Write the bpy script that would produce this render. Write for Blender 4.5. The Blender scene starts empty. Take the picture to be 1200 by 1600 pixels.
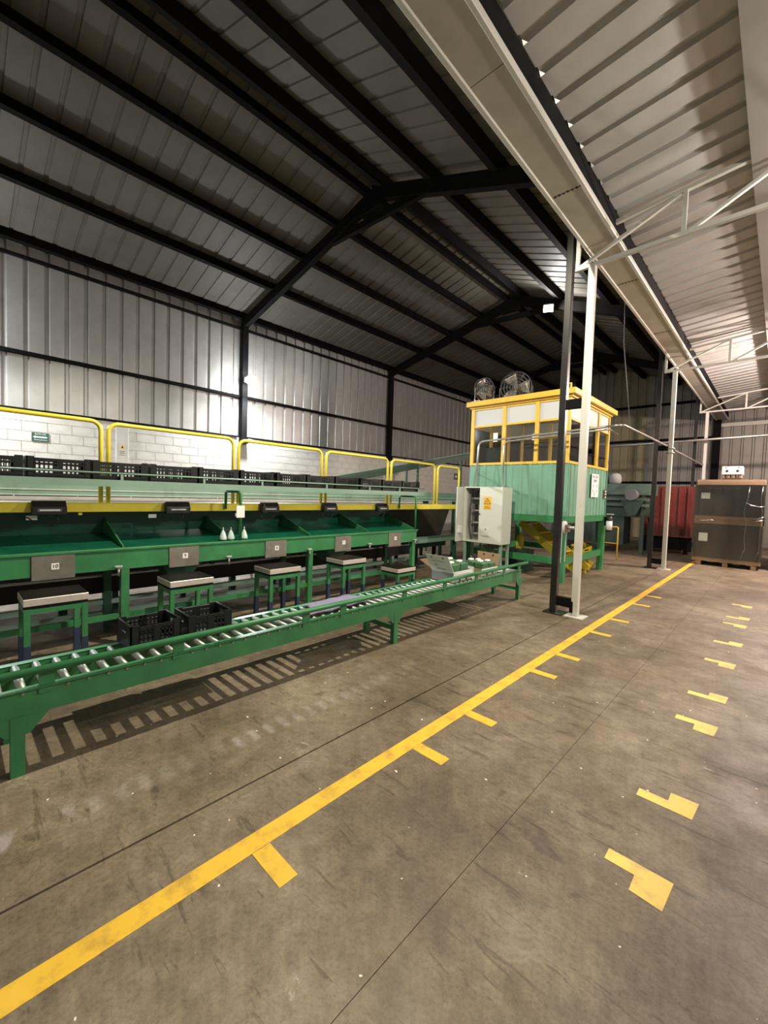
import bpy, math, random
from mathutils import Vector, Matrix
random.seed(7)
S = bpy.context.scene
COL = S.collection

# ------------------------------------------------------------------ camera, world, exposure, lamps
def make_camera():
    yaw, pit, rol = math.radians(43.63), math.radians(2.5), math.radians(1.83)
    fw = Vector((-math.sin(yaw)*math.cos(pit), math.cos(yaw)*math.cos(pit), -math.sin(pit)))
    r0 = Vector((math.cos(yaw), math.sin(yaw), 0)); u0 = r0.cross(fw)
    r = r0*math.cos(rol) + u0*math.sin(rol); u = r.cross(fw)
    cd = bpy.data.cameras.new('camera'); co = bpy.data.objects.new('camera', cd); COL.objects.link(co)
    cd.sensor_fit = 'VERTICAL'; cd.sensor_height = 36.0; cd.lens = 650/1600*36
    cd.clip_start = 0.05; cd.clip_end = 200
    M = Matrix((r, u, -fw)).transposed().to_4x4(); M.translation = (0, 0, 1.55)
    co.matrix_world = M; S.camera = co
make_camera()
W = bpy.data.worlds.new('world'); S.world = W; W.use_nodes = True
W.node_tree.nodes['Background'].inputs[0].default_value = (1.0, 0.93, 0.83, 1)
W.node_tree.nodes['Background'].inputs[1].default_value = 0.30
S.view_settings.view_transform = 'Standard'; S.view_settings.look = 'None'
S.view_settings.exposure = 0.10; S.view_settings.gamma = 1.0; S.view_settings.use_curve_mapping = False

LAMPS = {  # place, energy, colour, source radius
    'wall':   ((-10.28, 5.545, 4.43), 1150, (0.95, 0.975, 1.0), 0.10),
    'wall2':  ((-10.28, -0.28, 4.45), 1150, (0.95, 0.975, 1.0), 0.10),
    'rafter': ((-4.77, 11.10, 6.60), 170, (1.0, 0.97, 0.92), 0.08),
    'aisle':  ((-2.35, 2.70, 5.66), 1200, (1.0, 0.91, 0.72), 0.04),
    'bay':    ((1.10, 12.6, 4.35), 2000, (1.0, 0.78, 0.68), 0.12),
    'bay2':   ((2.2, 5.2, 4.30), 750, (1.0, 0.92, 0.82), 0.12),
}

# ------------------------------------------------------------------ materials
MATS = {}
def mat(name, col, rough=0.6, metal=0.0, noise=0.0, scale=6.0, spec=0.5, col2=None, bump=0.0, stretch=None, detail=4.0, transmission=0.0, alpha=1.0, emit=None, estr=0.0, lo=0.35, hi=0.65):
    m = bpy.data.materials.new(name); m.use_nodes = True
    nt = m.node_tree; b = nt.nodes['Principled BSDF']
    b.inputs['Roughness'].default_value = rough; b.inputs['Metallic'].default_value = metal
    b.inputs['Specular IOR Level'].default_value = spec
    b.inputs['Base Color'].default_value = (*col, 1)
    if transmission: b.inputs['Transmission Weight'].default_value = transmission
    if alpha < 1: b.inputs['Alpha'].default_value = alpha
    if emit:
        b.inputs['Emission Color'].default_value = (*emit, 1); b.inputs['Emission Strength'].default_value = estr
    if col2 or noise or bump:
        tc = nt.nodes.new('ShaderNodeTexCoord'); mp = nt.nodes.new('ShaderNodeMapping')
        nt.links.new(tc.outputs['Object'], mp.inputs['Vector'])
        if stretch: mp.inputs['Scale'].default_value = stretch
        n = nt.nodes.new('ShaderNodeTexNoise'); n.inputs['Scale'].default_value = scale; n.inputs['Detail'].default_value = detail
        n.inputs['Roughness'].default_value = 0.65
        nt.links.new(mp.outputs['Vector'], n.inputs['Vector'])
        if col2 or noise:
            cr = nt.nodes.new('ShaderNodeValToRGB')
            c2 = col2 if col2 else tuple(c*(1-noise) for c in col)
            cr.color_ramp.elements[0].position = lo; cr.color_ramp.elements[1].position = hi
            cr.color_ramp.elements[0].color = (*c2, 1); cr.color_ramp.elements[1].color = (*col, 1)
            nt.links.new(n.outputs['Fac'], cr.inputs['Fac']); nt.links.new(cr.outputs['Color'], b.inputs['Base Color'])
        if bump:
            bp = nt.nodes.new('ShaderNodeBump'); bp.inputs['Strength'].default_value = bump; bp.inputs['Distance'].default_value = 0.01
            nt.links.new(n.outputs['Fac'], bp.inputs['Height']); nt.links.new(bp.outputs['Normal'], b.inputs['Normal'])
    MATS[name] = m
    return m

def concrete():
    m = bpy.data.materials.new('concrete'); m.use_nodes = True; nt = m.node_tree; N = nt.nodes.new; L = nt.links.new
    b = nt.nodes['Principled BSDF']
    geo = N('ShaderNodeNewGeometry')
    def noise(scale, detail, st=(1,1,1), rot=0, rough=0.6, dist=0.0):
        mp = N('ShaderNodeMapping'); mp.inputs['Scale'].default_value = st; mp.inputs['Rotation'].default_value = (0,0,rot)
        L(geo.outputs['Position'], mp.inputs['Vector'])
        n = N('ShaderNodeTexNoise'); n.inputs['Scale'].default_value = scale; n.inputs['Detail'].default_value = detail
        n.inputs['Roughness'].default_value = rough; n.inputs['Distortion'].default_value = dist
        L(mp.outputs['Vector'], n.inputs['Vector']); return n.outputs['Fac']
    def ramp(f, p0, p1, c0, c1):
        r = N('ShaderNodeValToRGB'); r.color_ramp.elements[0].position = p0; r.color_ramp.elements[1].position = p1
        r.color_ramp.elements[0].color = (*c0,1); r.color_ramp.elements[1].color = (*c1,1); L(f, r.inputs['Fac']); return r.outputs['Color']
    def mix(kind, a, c, fac=1.0):
        x = N('ShaderNodeMixRGB'); x.blend_type = kind
        if isinstance(fac, float): x.inputs[0].default_value = fac
        else: L(fac, x.inputs[0])
        L(a, x.inputs[1])
        if isinstance(c, tuple): x.inputs[2].default_value = (*c, 1)
        else: L(c, x.inputs[2])
        return x.outputs[0]
    base = ramp(noise(0.9, 6), 0.33, 0.68, (0.140,0.110,0.073), (0.285,0.236,0.166))
    fine = ramp(noise(14, 8, rough=0.75), 0.30, 0.62, (0.55,0.53,0.50), (1,1,1))
    c = mix('MULTIPLY', base, fine, 0.9)
    mott = ramp(noise(4.5, 7, rough=0.7, dist=0.4), 0.34, 0.60, (0.66,0.64,0.61), (1.06,1.06,1.06)); c = mix('MULTIPLY', c, mott, 0.9)
    brown = ramp(noise(0.55, 5, rough=0.6, dist=0.6), 0.38, 0.58, (0.74,0.67,0.60), (1.05,1.05,1.05)); c = mix('MULTIPLY', c, brown, 0.9)
    grit = ramp(noise(55, 4, rough=0.8), 0.30, 0.55, (0.62,0.60,0.58), (1.04,1.04,1.04)); c = mix('MULTIPLY', c, grit, 0.9)
    # short dark tyre scuffs in several directions
    for rot, st, sc, p in ((0.35,(1.3,9,1),1.7,0.36), (-0.9,(1.2,8,1),1.5,0.345), (1.35,(1.0,10,1),1.3,0.34), (0.1,(2.2,14,1),2.2,0.345)):
        s = ramp(noise(sc, 5, st, rot, 0.62, 0.5), p-0.035, p+0.02, (0.50,0.47,0.44), (1,1,1))
        c = mix('MULTIPLY', c, s, 0.75)
    spots = ramp(noise(5.0, 3, rough=0.5, dist=0.8), 0.27, 0.33, (0.55,0.52,0.5), (1,1,1)); c = mix('MULTIPLY', c, spots, 0.8)
    light = ramp(noise(2.2, 9, rough=0.8, dist=0.3), 0.64, 0.70, (0,0,0), (1,1,1)); c = mix('MIX', c, (0.42,0.39,0.33), light)
    speck = ramp(noise(26, 1), 0.775, 0.79, (0,0,0), (1,1,1)); c = mix('MIX', c, (0.75,0.73,0.68), speck)
    L(c, b.inputs['Base Color'])
    rr = ramp(noise(3, 5), 0.3, 0.7, (0.45,)*3, (0.75,)*3); L(rr, b.inputs['Roughness'])
    bp = N('ShaderNodeBump'); bp.inputs['Strength'].default_value = 0.15; bp.inputs['Distance'].default_value = 0.005
    L(noise(40, 6), bp.inputs['Height']); L(bp.outputs['Normal'], b.inputs['Normal'])
    MATS['concrete'] = m
concrete()
mat('joint_dirt', (0.11,0.09,0.068), 0.95)
mat('floor_paint', (0.74,0.46,0.030), 0.6, col2=(0.48,0.29,0.035), scale=9, detail=12, lo=0.34, hi=0.52)
mat('floor_paint_pale', (0.74,0.50,0.11), 0.6, col2=(0.42,0.31,0.12), scale=9, detail=9, lo=0.32, hi=0.52)
mat('black_steel', (0.006,0.006,0.006), 0.75, noise=0.4, scale=5, spec=0.1)
mat('purlin_grey', (0.27,0.255,0.235), 0.55, noise=0.1, scale=3)
mat('sack', (0.33,0.34,0.32), 0.7, noise=0.15, scale=6)
mat('lid_white', (0.86,0.88,0.87), 0.5)
mat('column_black', (0.017,0.016,0.015), 0.3, noise=0.4, scale=5)
mat('white_steel', (0.56,0.55,0.49), 0.4, col2=(0.28,0.27,0.24), scale=9, detail=8, lo=0.27, hi=0.36)
mat('gutter_paint', (0.46,0.43,0.36), 0.5, noise=0.15, scale=3)
mat('roof_sheet', (0.125,0.118,0.102), 0.6, 0.0, spec=0.35, col2=(0.10,0.094,0.080), scale=1.5, bump=0.02)
mat('canopy_sheet', (0.53,0.53,0.52), 0.5, 0.25, col2=(0.46,0.455,0.445), scale=2.0)
mat('wall_sheet', (0.36,0.36,0.345), 0.40, 0.5, col2=(0.29,0.29,0.275), scale=1.3)
mat('far_sheet', (0.25,0.235,0.21), 0.5, 0.3, noise=0.15, scale=1.3)
mat('yellow_sheet', (0.27,0.24,0.14), 0.6, 0.0, noise=0.15, scale=1.3)
mat('block_paint', (0.60,0.59,0.55), 0.75, noise=0.14, scale=8, bump=0.25)
mat('plaster', (0.55,0.54,0.51), 0.75, noise=0.1, scale=5)
mat('mortar', (0.54,0.53,0.495), 0.9)
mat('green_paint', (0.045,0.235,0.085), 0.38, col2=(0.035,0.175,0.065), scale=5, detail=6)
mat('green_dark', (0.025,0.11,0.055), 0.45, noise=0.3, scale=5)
mat('tray_green', (0.006,0.105,0.058), 0.28, noise=0.35, scale=4)
mat('pale_green', (0.23,0.36,0.28), 0.45, noise=0.12, scale=4)
mat('pale_green_light', (0.50,0.62,0.55), 0.35, noise=0.1, scale=4)
mat('cabin_green', (0.17,0.36,0.25), 0.45, noise=0.15, scale=2.5)
mat('rail_yellow', (0.90,0.74,0.07), 0.35, noise=0.1, scale=5)
mat('cabin_yellow', (0.80,0.50,0.055), 0.4, noise=0.15, scale=4)
mat('yellow_plastic', (0.62,0.50,0.04), 0.5)
mat('roller', (0.33,0.37,0.33), 0.42, 0.65, noise=0.2, scale=9)
mat('stainless', (0.42,0.39,0.34), 0.36, 0.75, noise=0.25, scale=7)
mat('stool_edge', (0.74,0.67,0.60), 0.4, 0.4, noise=0.12, scale=9)
mat('stool_top', (0.008,0.007,0.006), 0.65, spec=0.15)
mat('blue_paint', (0.02,0.035,0.075), 0.5)
mat('black_plastic', (0.013,0.014,0.014), 0.42)
mat('crate_plastic', (0.012,0.014,0.014), 0.45, spec=0.3)
mat('grey_plastic', (0.12,0.12,0.12), 0.5)
mat('rubber_belt', (0.012,0.013,0.013), 0.7)
mat('white_paint', (0.52,0.53,0.53), 0.5)
mat('label_white', (0.85,0.85,0.82), 0.6)
mat('ink', (0.02,0.02,0.02), 0.6)
mat('sign_green', (0.02,0.09,0.06), 0.5)
mat('sign_yellow', (0.85,0.50,0.05), 0.5)
mat('sign_brown', (0.20,0.10,0.01), 0.5)
mat('enclosure', (0.68,0.70,0.62), 0.4, noise=0.05, scale=3)
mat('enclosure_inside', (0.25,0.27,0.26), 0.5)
mat('galvanised', (0.55,0.54,0.50), 0.33, 0.8, noise=0.2, scale=8)
mat('cardboard', (0.34,0.225,0.13), 0.8, noise=0.12, scale=6)
mat('cardboard_dark', (0.15,0.095,0.055), 0.8, noise=0.15, scale=6)
mat('carton_white', (0.78,0.79,0.76), 0.55)
mat('carton_grey', (0.45,0.47,0.46), 0.55)
mat('print_dark', (0.045,0.05,0.05), 0.4, col2=(0.40,0.42,0.40), scale=5, stretch=(1,1,0.35), lo=0.66, hi=0.58)
mat('print_pink', (0.62,0.25,0.30), 0.6)
mat('pack_green', (0.07,0.20,0.09), 0.4, noise=0.4, scale=25)
mat('cloth', (0.20,0.18,0.28), 0.9, noise=0.25, scale=30)
mat('bin_dark', (0.060,0.048,0.036), 0.5, noise=0.25, scale=5)
mat('wood', (0.34,0.23,0.13), 0.75, noise=0.25, scale=6)
mat('red_paint', (0.13,0.016,0.012), 0.5, noise=0.25, scale=4)
mat('machine_green', (0.022,0.045,0.03), 0.5, noise=0.25, scale=3)
mat('bottle', (0.55,0.68,0.66), 0.35, spec=0.5)
mat('screen_blue', (0.02,0.03,0.08), 0.3, emit=(0.25,0.45,1.0), estr=2.5)
mat('lamp_lens', (0.9,0.9,0.9), 0.3, emit=(0.93,0.97,1.0), estr=60)
mat('lamp_globe', (0.9,0.9,0.9), 0.3, emit=(0.95,0.975,1.0), estr=260)
mat('incline_green', (0.075,0.115,0.09), 0.5, noise=0.15, scale=4)
mat('lamp_warm', (0.9,0.9,0.9), 0.3, emit=(1.0,0.9,0.8), estr=30)
mat('tube_lamp', (0.9,0.9,0.9), 0.3, emit=(1.0,0.93,0.82), estr=45.0)
def glassy(name, tint, mixf, rough=0.03):
    m = bpy.data.materials.new(name); m.use_nodes = True; nt = m.node_tree; nt.nodes.clear()
    o = nt.nodes.new('ShaderNodeOutputMaterial'); t = nt.nodes.new('ShaderNodeBsdfTransparent'); g = nt.nodes.new('ShaderNodeBsdfGlossy'); x = nt.nodes.new('ShaderNodeMixShader')
    t.inputs[0].default_value = (*tint, 1); g.inputs['Roughness'].default_value = rough; g.inputs[0].default_value = (0.9,0.9,0.9,1)
    lw = nt.nodes.new('ShaderNodeFresnel'); lw.inputs[0].default_value = 1.45
    ad = nt.nodes.new('ShaderNodeMath'); ad.inputs[1].default_value = mixf; nt.links.new(lw.outputs[0], ad.inputs[0])
    nt.links.new(ad.outputs[0], x.inputs[0]); nt.links.new(t.outputs[0], x.inputs[1]); nt.links.new(g.outputs[0], x.inputs[2]); nt.links.new(x.outputs[0], o.inputs[0])
    MATS[name] = m
glassy('glass', (0.82,0.82,0.78), 0.05, 0.05)
glassy('film_fold_glint', (0.9,0.9,0.88), 0.40, 0.25)
glassy('film', (0.88,0.87,0.84), 0.04, 0.18)

# ------------------------------------------------------------------ mesh helpers
def wloc(o):
    v = Vector((0,0,0))
    while o: v += o.location; o = o.parent
    return v
class MB:
    def __init__(s): s.v = []; s.f = []; s.sm = []
    def add(s, vs, fs, smooth=False):
        k = len(s.v); s.v += [tuple(p) for p in vs]; s.f += [tuple(i+k for i in f) for f in fs]; s.sm += [smooth]*len(fs); return s
    def box(s, x0, x1, y0, y1, z0, z1):
        if x0 > x1: x0, x1 = x1, x0
        if y0 > y1: y0, y1 = y1, y0
        if z0 > z1: z0, z1 = z1, z0
        vs = [(x,y,z) for z in (z0,z1) for y in (y0,y1) for x in (x0,x1)]
        return s.add(vs, [(0,2,3,1),(4,5,7,6),(0,1,5,4),(2,6,7,3),(0,4,6,2),(1,3,7,5)])
    def bar(s, p, q, w, h, up=(0,0,1)):          # box beam from p to q, w across, h along up
        p, q = Vector(p), Vector(q); d = (q-p).normalized(); a = d.cross(Vector(up))
        if a.length < 1e-4: a = d.cross(Vector((0,1,0)))
        a.normalize(); b = a.cross(d).normalized()
        vs = [e + a*(w/2*i) + b*(h/2*j) for e in (p,q) for j in (-1,1) for i in (-1,1)]
        return s.add(vs, [(0,1,3,2),(4,6,7,5),(0,4,5,1),(2,3,7,6),(0,2,6,4),(1,5,7,3)])
    def tube(s, pts, r, n=10, caps=True):
        pts = [Vector(p) for p in pts]; k = len(s.v); prev = None
        for i, p in enumerate(pts):
            d = ((pts[i]-pts[i-1]) if i else Vector((0,0,0)))
            e = ((pts[i+1]-pts[i]) if i < len(pts)-1 else Vector((0,0,0)))
            t = (d.normalized() if d.length else d) + (e.normalized() if e.length else e); t.normalize()
            if prev is None:
                a = t.cross(Vector((0,0,1)))
                if a.length < 0.05: a = t.cross(Vector((1,0,0)))
            else: a = prev - t*prev.dot(t)
            a.normalize(); prev = a; b = t.cross(a)
            for j in range(n):
                q = 2*math.pi*j/n; s.v.append(tuple(p + a*(r*math.cos(q)) + b*(r*math.sin(q))))
        for i in range(len(pts)-1):
            for j in range(n):
                s.f.append((k+i*n+j, k+i*n+(j+1)%n, k+(i+1)*n+(j+1)%n, k+(i+1)*n+j)); s.sm.append(True)
        if caps:
            s.f.append(tuple(k+j for j in range(n))[::-1]); s.sm.append(False)
            s.f.append(tuple(k+(len(pts)-1)*n+j for j in range(n))); s.sm.append(False)
        return s
    def cyl(s, p, q, r, n=14): return s.tube([p, q], r, n)
    def lathe(s, c, prof, n=16, axis='z'):       # prof: (radius, height)
        k = len(s.v)
        for r, h in prof:
            for j in range(n):
                q = 2*math.pi*j/n; a, b = r*math.cos(q), r*math.sin(q)
                s.v.append({'z':(c[0]+a,c[1]+b,c[2]+h), 'x':(c[0]+h,c[1]+a,c[2]+b), 'y':(c[0]+a,c[1]+h,c[2]+b)}[axis])
        for i in range(len(prof)-1):
            for j in range(n):
                s.f.append((k+i*n+j, k+i*n+(j+1)%n, k+(i+1)*n+(j+1)%n, k+(i+1)*n+j)); s.sm.append(True)
        s.f.append(tuple(k+j for j in range(n))[::-1]); s.sm.append(False)
        s.f.append(tuple(k+(len(prof)-1)*n+j for j in range(n))); s.sm.append(False)
        return s
    def prism(s, poly, off):                      # polygon (3D points) extruded by vector off
        n = len(poly); off = Vector(off); a = [Vector(p) for p in poly]; b = [p+off for p in a]
        return s.add(a+b, [tuple(range(n))[::-1], tuple(range(n,2*n))] + [(i,(i+1)%n,n+(i+1)%n,n+i) for i in range(n)])
    def quad(s, a, b, c, d): return s.add([a,b,c,d], [(0,1,2,3)])
    def mesh(s, name, m, base=Vector((0,0,0))):
        me = bpy.data.meshes.new(name); me.from_pydata([tuple(Vector(p)-base) for p in s.v], [], s.f)
        me.polygons.foreach_set('use_smooth', s.sm); me.materials.append(MATS[m]); me.update()
        return me
    def build(s, name, m, parent=None, bevel=0.0, label=None, kind=None):
        o = bpy.data.objects.new(name, s.mesh(name, m, wloc(parent))); COL.objects.link(o); o.parent = parent
        if bevel:
            md = o.modifiers.new('bevel', 'BEVEL'); md.width = bevel; md.segments = 1; md.limit_method = 'ANGLE'
        if label: o['label'] = label
        if kind: o['kind'] = kind
        return o
def fix_normals(o):
    import bmesh
    bm = bmesh.new(); bm.from_mesh(o.data); bmesh.ops.recalc_face_normals(bm, faces=bm.faces); bm.to_mesh(o.data); bm.free()
def thing(name, loc, label, cat, group=None):
    o = bpy.data.objects.new(name, None); COL.objects.link(o); o.location = loc; o.empty_display_size = 0.1
    o['label'] = label; o['category'] = cat
    if group: o['group'] = group
    return o
def structure(name, loc=(0,0,0)):
    o = bpy.data.objects.new(name, None); COL.objects.link(o); o.location = loc; o['kind'] = 'structure'; return o
def inst(name, me, parent, loc, kind=None):
    o = bpy.data.objects.new(name, me); COL.objects.link(o); o.parent = parent; o.location = Vector(loc) - wloc(parent)
    return o
def copy_thing(root, loc, rotz=0, label=None, rot=None):
    r = root.copy(); COL.objects.link(r); r.location = loc; r.rotation_euler = rot if rot else (0,0,rotz)
    if label: r['label'] = label
    for ch in list(root.children):
        c = ch.copy(); COL.objects.link(c); c.parent = r
        for g in list(ch.children):
            d = g.copy(); COL.objects.link(d); d.parent = c
    return r
def text(s, size, name, m, parent, origin, xdir, zdir, depth=0.002):
    cu = bpy.data.curves.new('t', 'FONT'); cu.body = s; cu.size = size; cu.align_x = 'CENTER'; cu.align_y = 'CENTER'; cu.extrude = depth/2; cu.resolution_u = 2
    t = bpy.data.objects.new('t', cu); COL.objects.link(t)
    me = bpy.data.meshes.new_from_object(t.evaluated_get(bpy.context.evaluated_depsgraph_get()))
    bpy.data.objects.remove(t); bpy.data.curves.remove(cu)
    X = Vector(xdir).normalized(); Z = Vector(zdir).normalized(); N = X.cross(Z)
    M = Matrix((X, Z, N)).transposed().to_4x4(); M.translation = Vector(origin) - wloc(parent)
    me.transform(M); me.name = name; me.materials.clear(); me.materials.append(MATS[m])
    o = bpy.data.objects.new(name, me); COL.objects.link(o); o.parent = parent
    return o

# ------------------------------------------------------------------ STRUCTURE
Y0, Y1 = -4.2, 21.0
XW = -10.9
# floor: recessed joints between slabs, painted marks on top
floor = MB().box(-40, 30, -30, 50, -0.30, -0.012).build('floor', 'joint_dirt', None, kind='structure')
xs = [-11.2, -8.9, -6.7, -4.6, -3.42, -1.95, -0.87, 0.24, 1.35, 2.46, 3.57, 6.6]
ys = [-4.5, -0.9, 3.12, 6.1, 9.1, 12.1, 15.1, 18.1, 21.2]
for i in range(len(xs)-1):
    for j in range(len(ys)-1):
        h = 0.0006; gl = 0.006 if xs[i] == -1.95 else 0.0013; gr = 0.006 if xs[i+1] == -1.95 else 0.0013
        MB().box(xs[i]+gl, xs[i+1]-gr, ys[j]+h, ys[j+1]-h, -0.05, 0).build('floor_slab', 'concrete', floor)
MB().box(-1.645, -1.550, -3.0, 17.0, 0.0001, 0.0016).build('floor_line', 'floor_paint', floor)
for y in (0.92, 1.985, 2.56, 3.63, 4.21, 5.24, 6.02, 7.19, 8.0):
    MB().box(-1.548, -1.335, y-0.042, y+0.042, 0.0001, 0.0016).build('floor_mark', 'floor_paint', floor)
for y, hook in ((1.99,-1), (2.54,1), (3.65,-1), (4.20,1), (5.23,-1), (6.0,1), (7.04,-1), (7.46,1), (8.47,-1)):
    w = 0.036
    p = [(-0.47,y-w),(-0.47,y+w),(-0.235,y+w),(-0.235,y-w)]
    MB().prism([(-0.475,y-w,0.0001),(-0.36,y-w,0.0001)] + ([(-0.36,y-w-0.09,0.0001),(-0.245,y-w-0.10,0.0001),(-0.235,y+w,0.0001)] if hook < 0 else [(-0.235,y-w,0.0001),(-0.225,y+w+0.085,0.0001),(-0.345,y+w+0.08,0.0001),(-0.345,y+w,0.0001)]) + [(-0.475,y+w,0.0001)], (0,0,0.0015)).build('floor_mark', 'floor_paint_pale', floor)

# ribbed sheet, ribs along +v, width along +u, rib rises towards n
P = 0.325
def sheet_mesh(name, m, u, v, n, length, ribs=4, dp=0.035):
    u, v, n = Vector(u), Vector(v), Vector(n); prof = []
    for k in range(ribs):
        b = k*P
        prof += [(b,0),(b+0.312-0.04-dp*1.7,0),(b+0.312-0.04-dp*0.9,dp),(b+0.312-dp*0.6,dp),(b+0.312,0)]
    prof.append((ribs*P+0.0, 0))
    mb = MB(); k = len(prof)
    pts = [u*a + n*h for a, h in prof]
    back = [p + n*0.0025 for p in pts]
    vs = pts + [p+v*length for p in pts] + back + [p+v*length for p in back]
    fs = [(i, i+1, k+i+1, k+i) for i in range(k-1)] + [(2*k+i, 3*k+i, 3*k+i+1, 2*k+i+1) for i in range(k-1)]
    fs += [(0,k,3*k,2*k), (k-1,3*k-1,4*k-1,2*k-1)]
    mb.add(vs, fs)
    return mb.mesh(name, m)
NS = 20
SY = 0.757 - 0.262 - 4*P*4            # rib phase seen in the photograph
# wall_left: block base, blocks one by one where they show, sheets above
wl = structure('wall_left', (XW, 0, 0))
MB().box(XW-0.25, -10.805, Y0, Y1, 0, 2.95).build('mortar_bed', 'mortar', wl)
low = MB()
pil = [(2.59,2.83), (5.42,5.88), (12.45,12.75), (11.25,11.6), (17.0,17.4), (-0.4,0.02)]
bm_ = MB().box(-10.83, -10.80, 0.006, 0.394, 0.006, 0.194).mesh('block', 'block_paint')
rows = 13
MB().box(-10.8049, -10.797, Y0, Y1, 2.762, 2.95).build('bond_beam', 'block_paint', wl)
for r in range(rows):
    z = 0.16 + r*0.2; y = Y0 + (0.2 if r % 2 else 0)
    while y < Y1-0.4:
        iv = [(y, y+0.4)]
        for a, b in pil:
            iv = [q for u, v in iv for q in ((u, min(v, a)), (max(u, b), v)) if q[1]-q[0] > 0.03]
        for u, v in iv:
            if r >= 9 and 0.0 < y < 17:
                if v-u > 0.39: inst('block', bm_, wl, (0, y, z))
                else: MB().box(-10.83, -10.80, u+0.006, v-0.006, z+0.006, z+0.194).build('block', 'block_paint', wl)
            else: low.box(-10.83, -10.80, u+0.006, v-0.006, z+0.006, z+0.194)
        y += 0.4
low.build('block_courses', 'block_paint', wl, kind='stuff')
for a, b in pil: MB().box(-10.86, -10.76, a, b, 0, 2.95).build('pilaster', 'plaster', wl, 0.006)
MB().box(-10.90, -10.77, Y0, Y1, 2.95, 3.0).build('capping', 'black_steel', wl)
ws = sheet_mesh('wall_sheet', 'wall_sheet', (0,1,0), (0,0,1), (-1,0,0), 3.45)
for k in range(NS): inst('wall_sheet', ws, wl, (-10.86, SY + k*4*P, 2.99))
for z, h in ((4.07,0.075), (5.89,0.06)): MB().box(-10.86, -10.79, Y0, Y1, z-h/2, z+h/2).build('girt', 'black_steel', wl)

# ceiling of the hall
XA, ZA = -6.05, 7.50
ML, MR = 0.265, 0.38
zl = lambda x: 6.22 + ML*(x+10.8)          # left slope, purlin centre height
zr = lambda x: 7.45 - MR*(x+5.78)
ce = structure('ceiling', (XA, 0, ZA))
dl = Vector((1,0,ML)).normalized(); nl = Vector((-ML,0,1)).normalized()
dr = Vector((1,0,-MR)).normalized(); nr = Vector((MR,0,1)).normalized()
sl = sheet_mesh('roof_sheet', 'roof_sheet', (0,1,0), dl, nl, (XA+11.05)/dl.x, dp=0.020)
sr = sheet_mesh('roof_sheet', 'roof_sheet', (0,1,0), dr, nr, (-1.72-XA)/dr.x, dp=0.020)
OFF = 0.095
for k in range(NS):
    inst('roof_sheet', sl, ce, (-11.05, SY+0.1+k*4*P, zl(-11.05)+OFF))
    inst('roof_sheet', sr, ce, (XA, SY+0.1+k*4*P, zr(XA)+OFF))
MB().prism([(XA-0.12,Y0,zl(XA-0.12)+OFF+0.05),(XA,Y0,zl(XA)+OFF+0.08),(XA+0.12,Y0,zr(XA+0.12)+OFF+0.05),(XA,Y0,zl(XA)+OFF+0.12)], (0,Y1-Y0,0)).build('ridge_cap', 'roof_sheet', ce)
for x, zf in ((-10.8,zl),(-9.43,zl),(-8.23,zl),(-7.1,zl),(-6.2,zl),(-5.78,zr),(-4.6,zr),(-3.34,zr),(-2.28,zr)):
    d = dl if zf is zl else dr
    c = Vector((x,0,zf(x)))
    MB().bar((x,Y0,zf(x)), (x,Y1,zf(x)), 0.09 if zf is zl else 0.15, 0.185, up=(nl if zf is zl else nr)).build('purlin', 'black_steel', ce)
for y in (-0.1, 5.75, 11.5, 17.25):
    lo = 0.20
    MB().bar((-10.75,y-0.15 if y < 6 else y-0.08,zl(-10.75)-lo), (XA,y,zl(XA)-lo), 0.13, 0.24, up=nl).build('rafter', 'black_steel', ce)
    MB().bar((XA,y,zr(XA)-lo), (-2.07,y,zr(-2.07)-lo), 0.13, 0.24, up=nr).build('rafter', 'black_steel', ce)
    MB().bar((-7.25,y,zl(-7.25)-lo-0.06), (-4.75,y,zr(-4.75)-lo-0.06), 0.09, 0.13).build('collar_beam', 'black_steel', ce)
    MB().box(XA-0.3, XA+0.3, y-0.075, y+0.075, ZA-0.48, ZA-0.2).build('ridge_plate', 'black_steel', ce)
# hall columns
for i, y in enumerate((-0.25, 5.58, 11.42, 17.2)):
    side = ('nearest the left edge', 'behind the bright wall lamp', 'behind the guard rail midway', 'behind the cabin')[i]
    c = thing('wall_column', (-10.70, y, 2.2), 'dark steel column on the corrugated left wall, ' + side, 'column')
    MB().box(-10.79, -10.65, y-0.075, y+0.075, 2.96, zl(-10.7)-0.2).build('shaft', 'black_steel', c)
    MB().box(-10.75, -10.63, y-0.11, y+0.11, 2.80, 2.96).build('base_plate', 'black_steel', c)
desc_b = ('', 'black steel column in the foreground, left of nearest white column', 'black steel column left of second white column', 'black steel column beside the farthest white column')
desc_w = ('', 'white square steel column nearest the camera, scuffed paint', 'second white steel column down the aisle', 'farthest white steel column, above the wrapped pallets')
desc_t = ('white roof truss overhead beyond the top right corner', 'nearest white roof truss on the first white column', 'second white roof truss down the bay', 'third white roof truss, farthest away')
TX = -2.12
def ztop(x): return 4.955 + 0.098*(x-TX)
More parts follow.
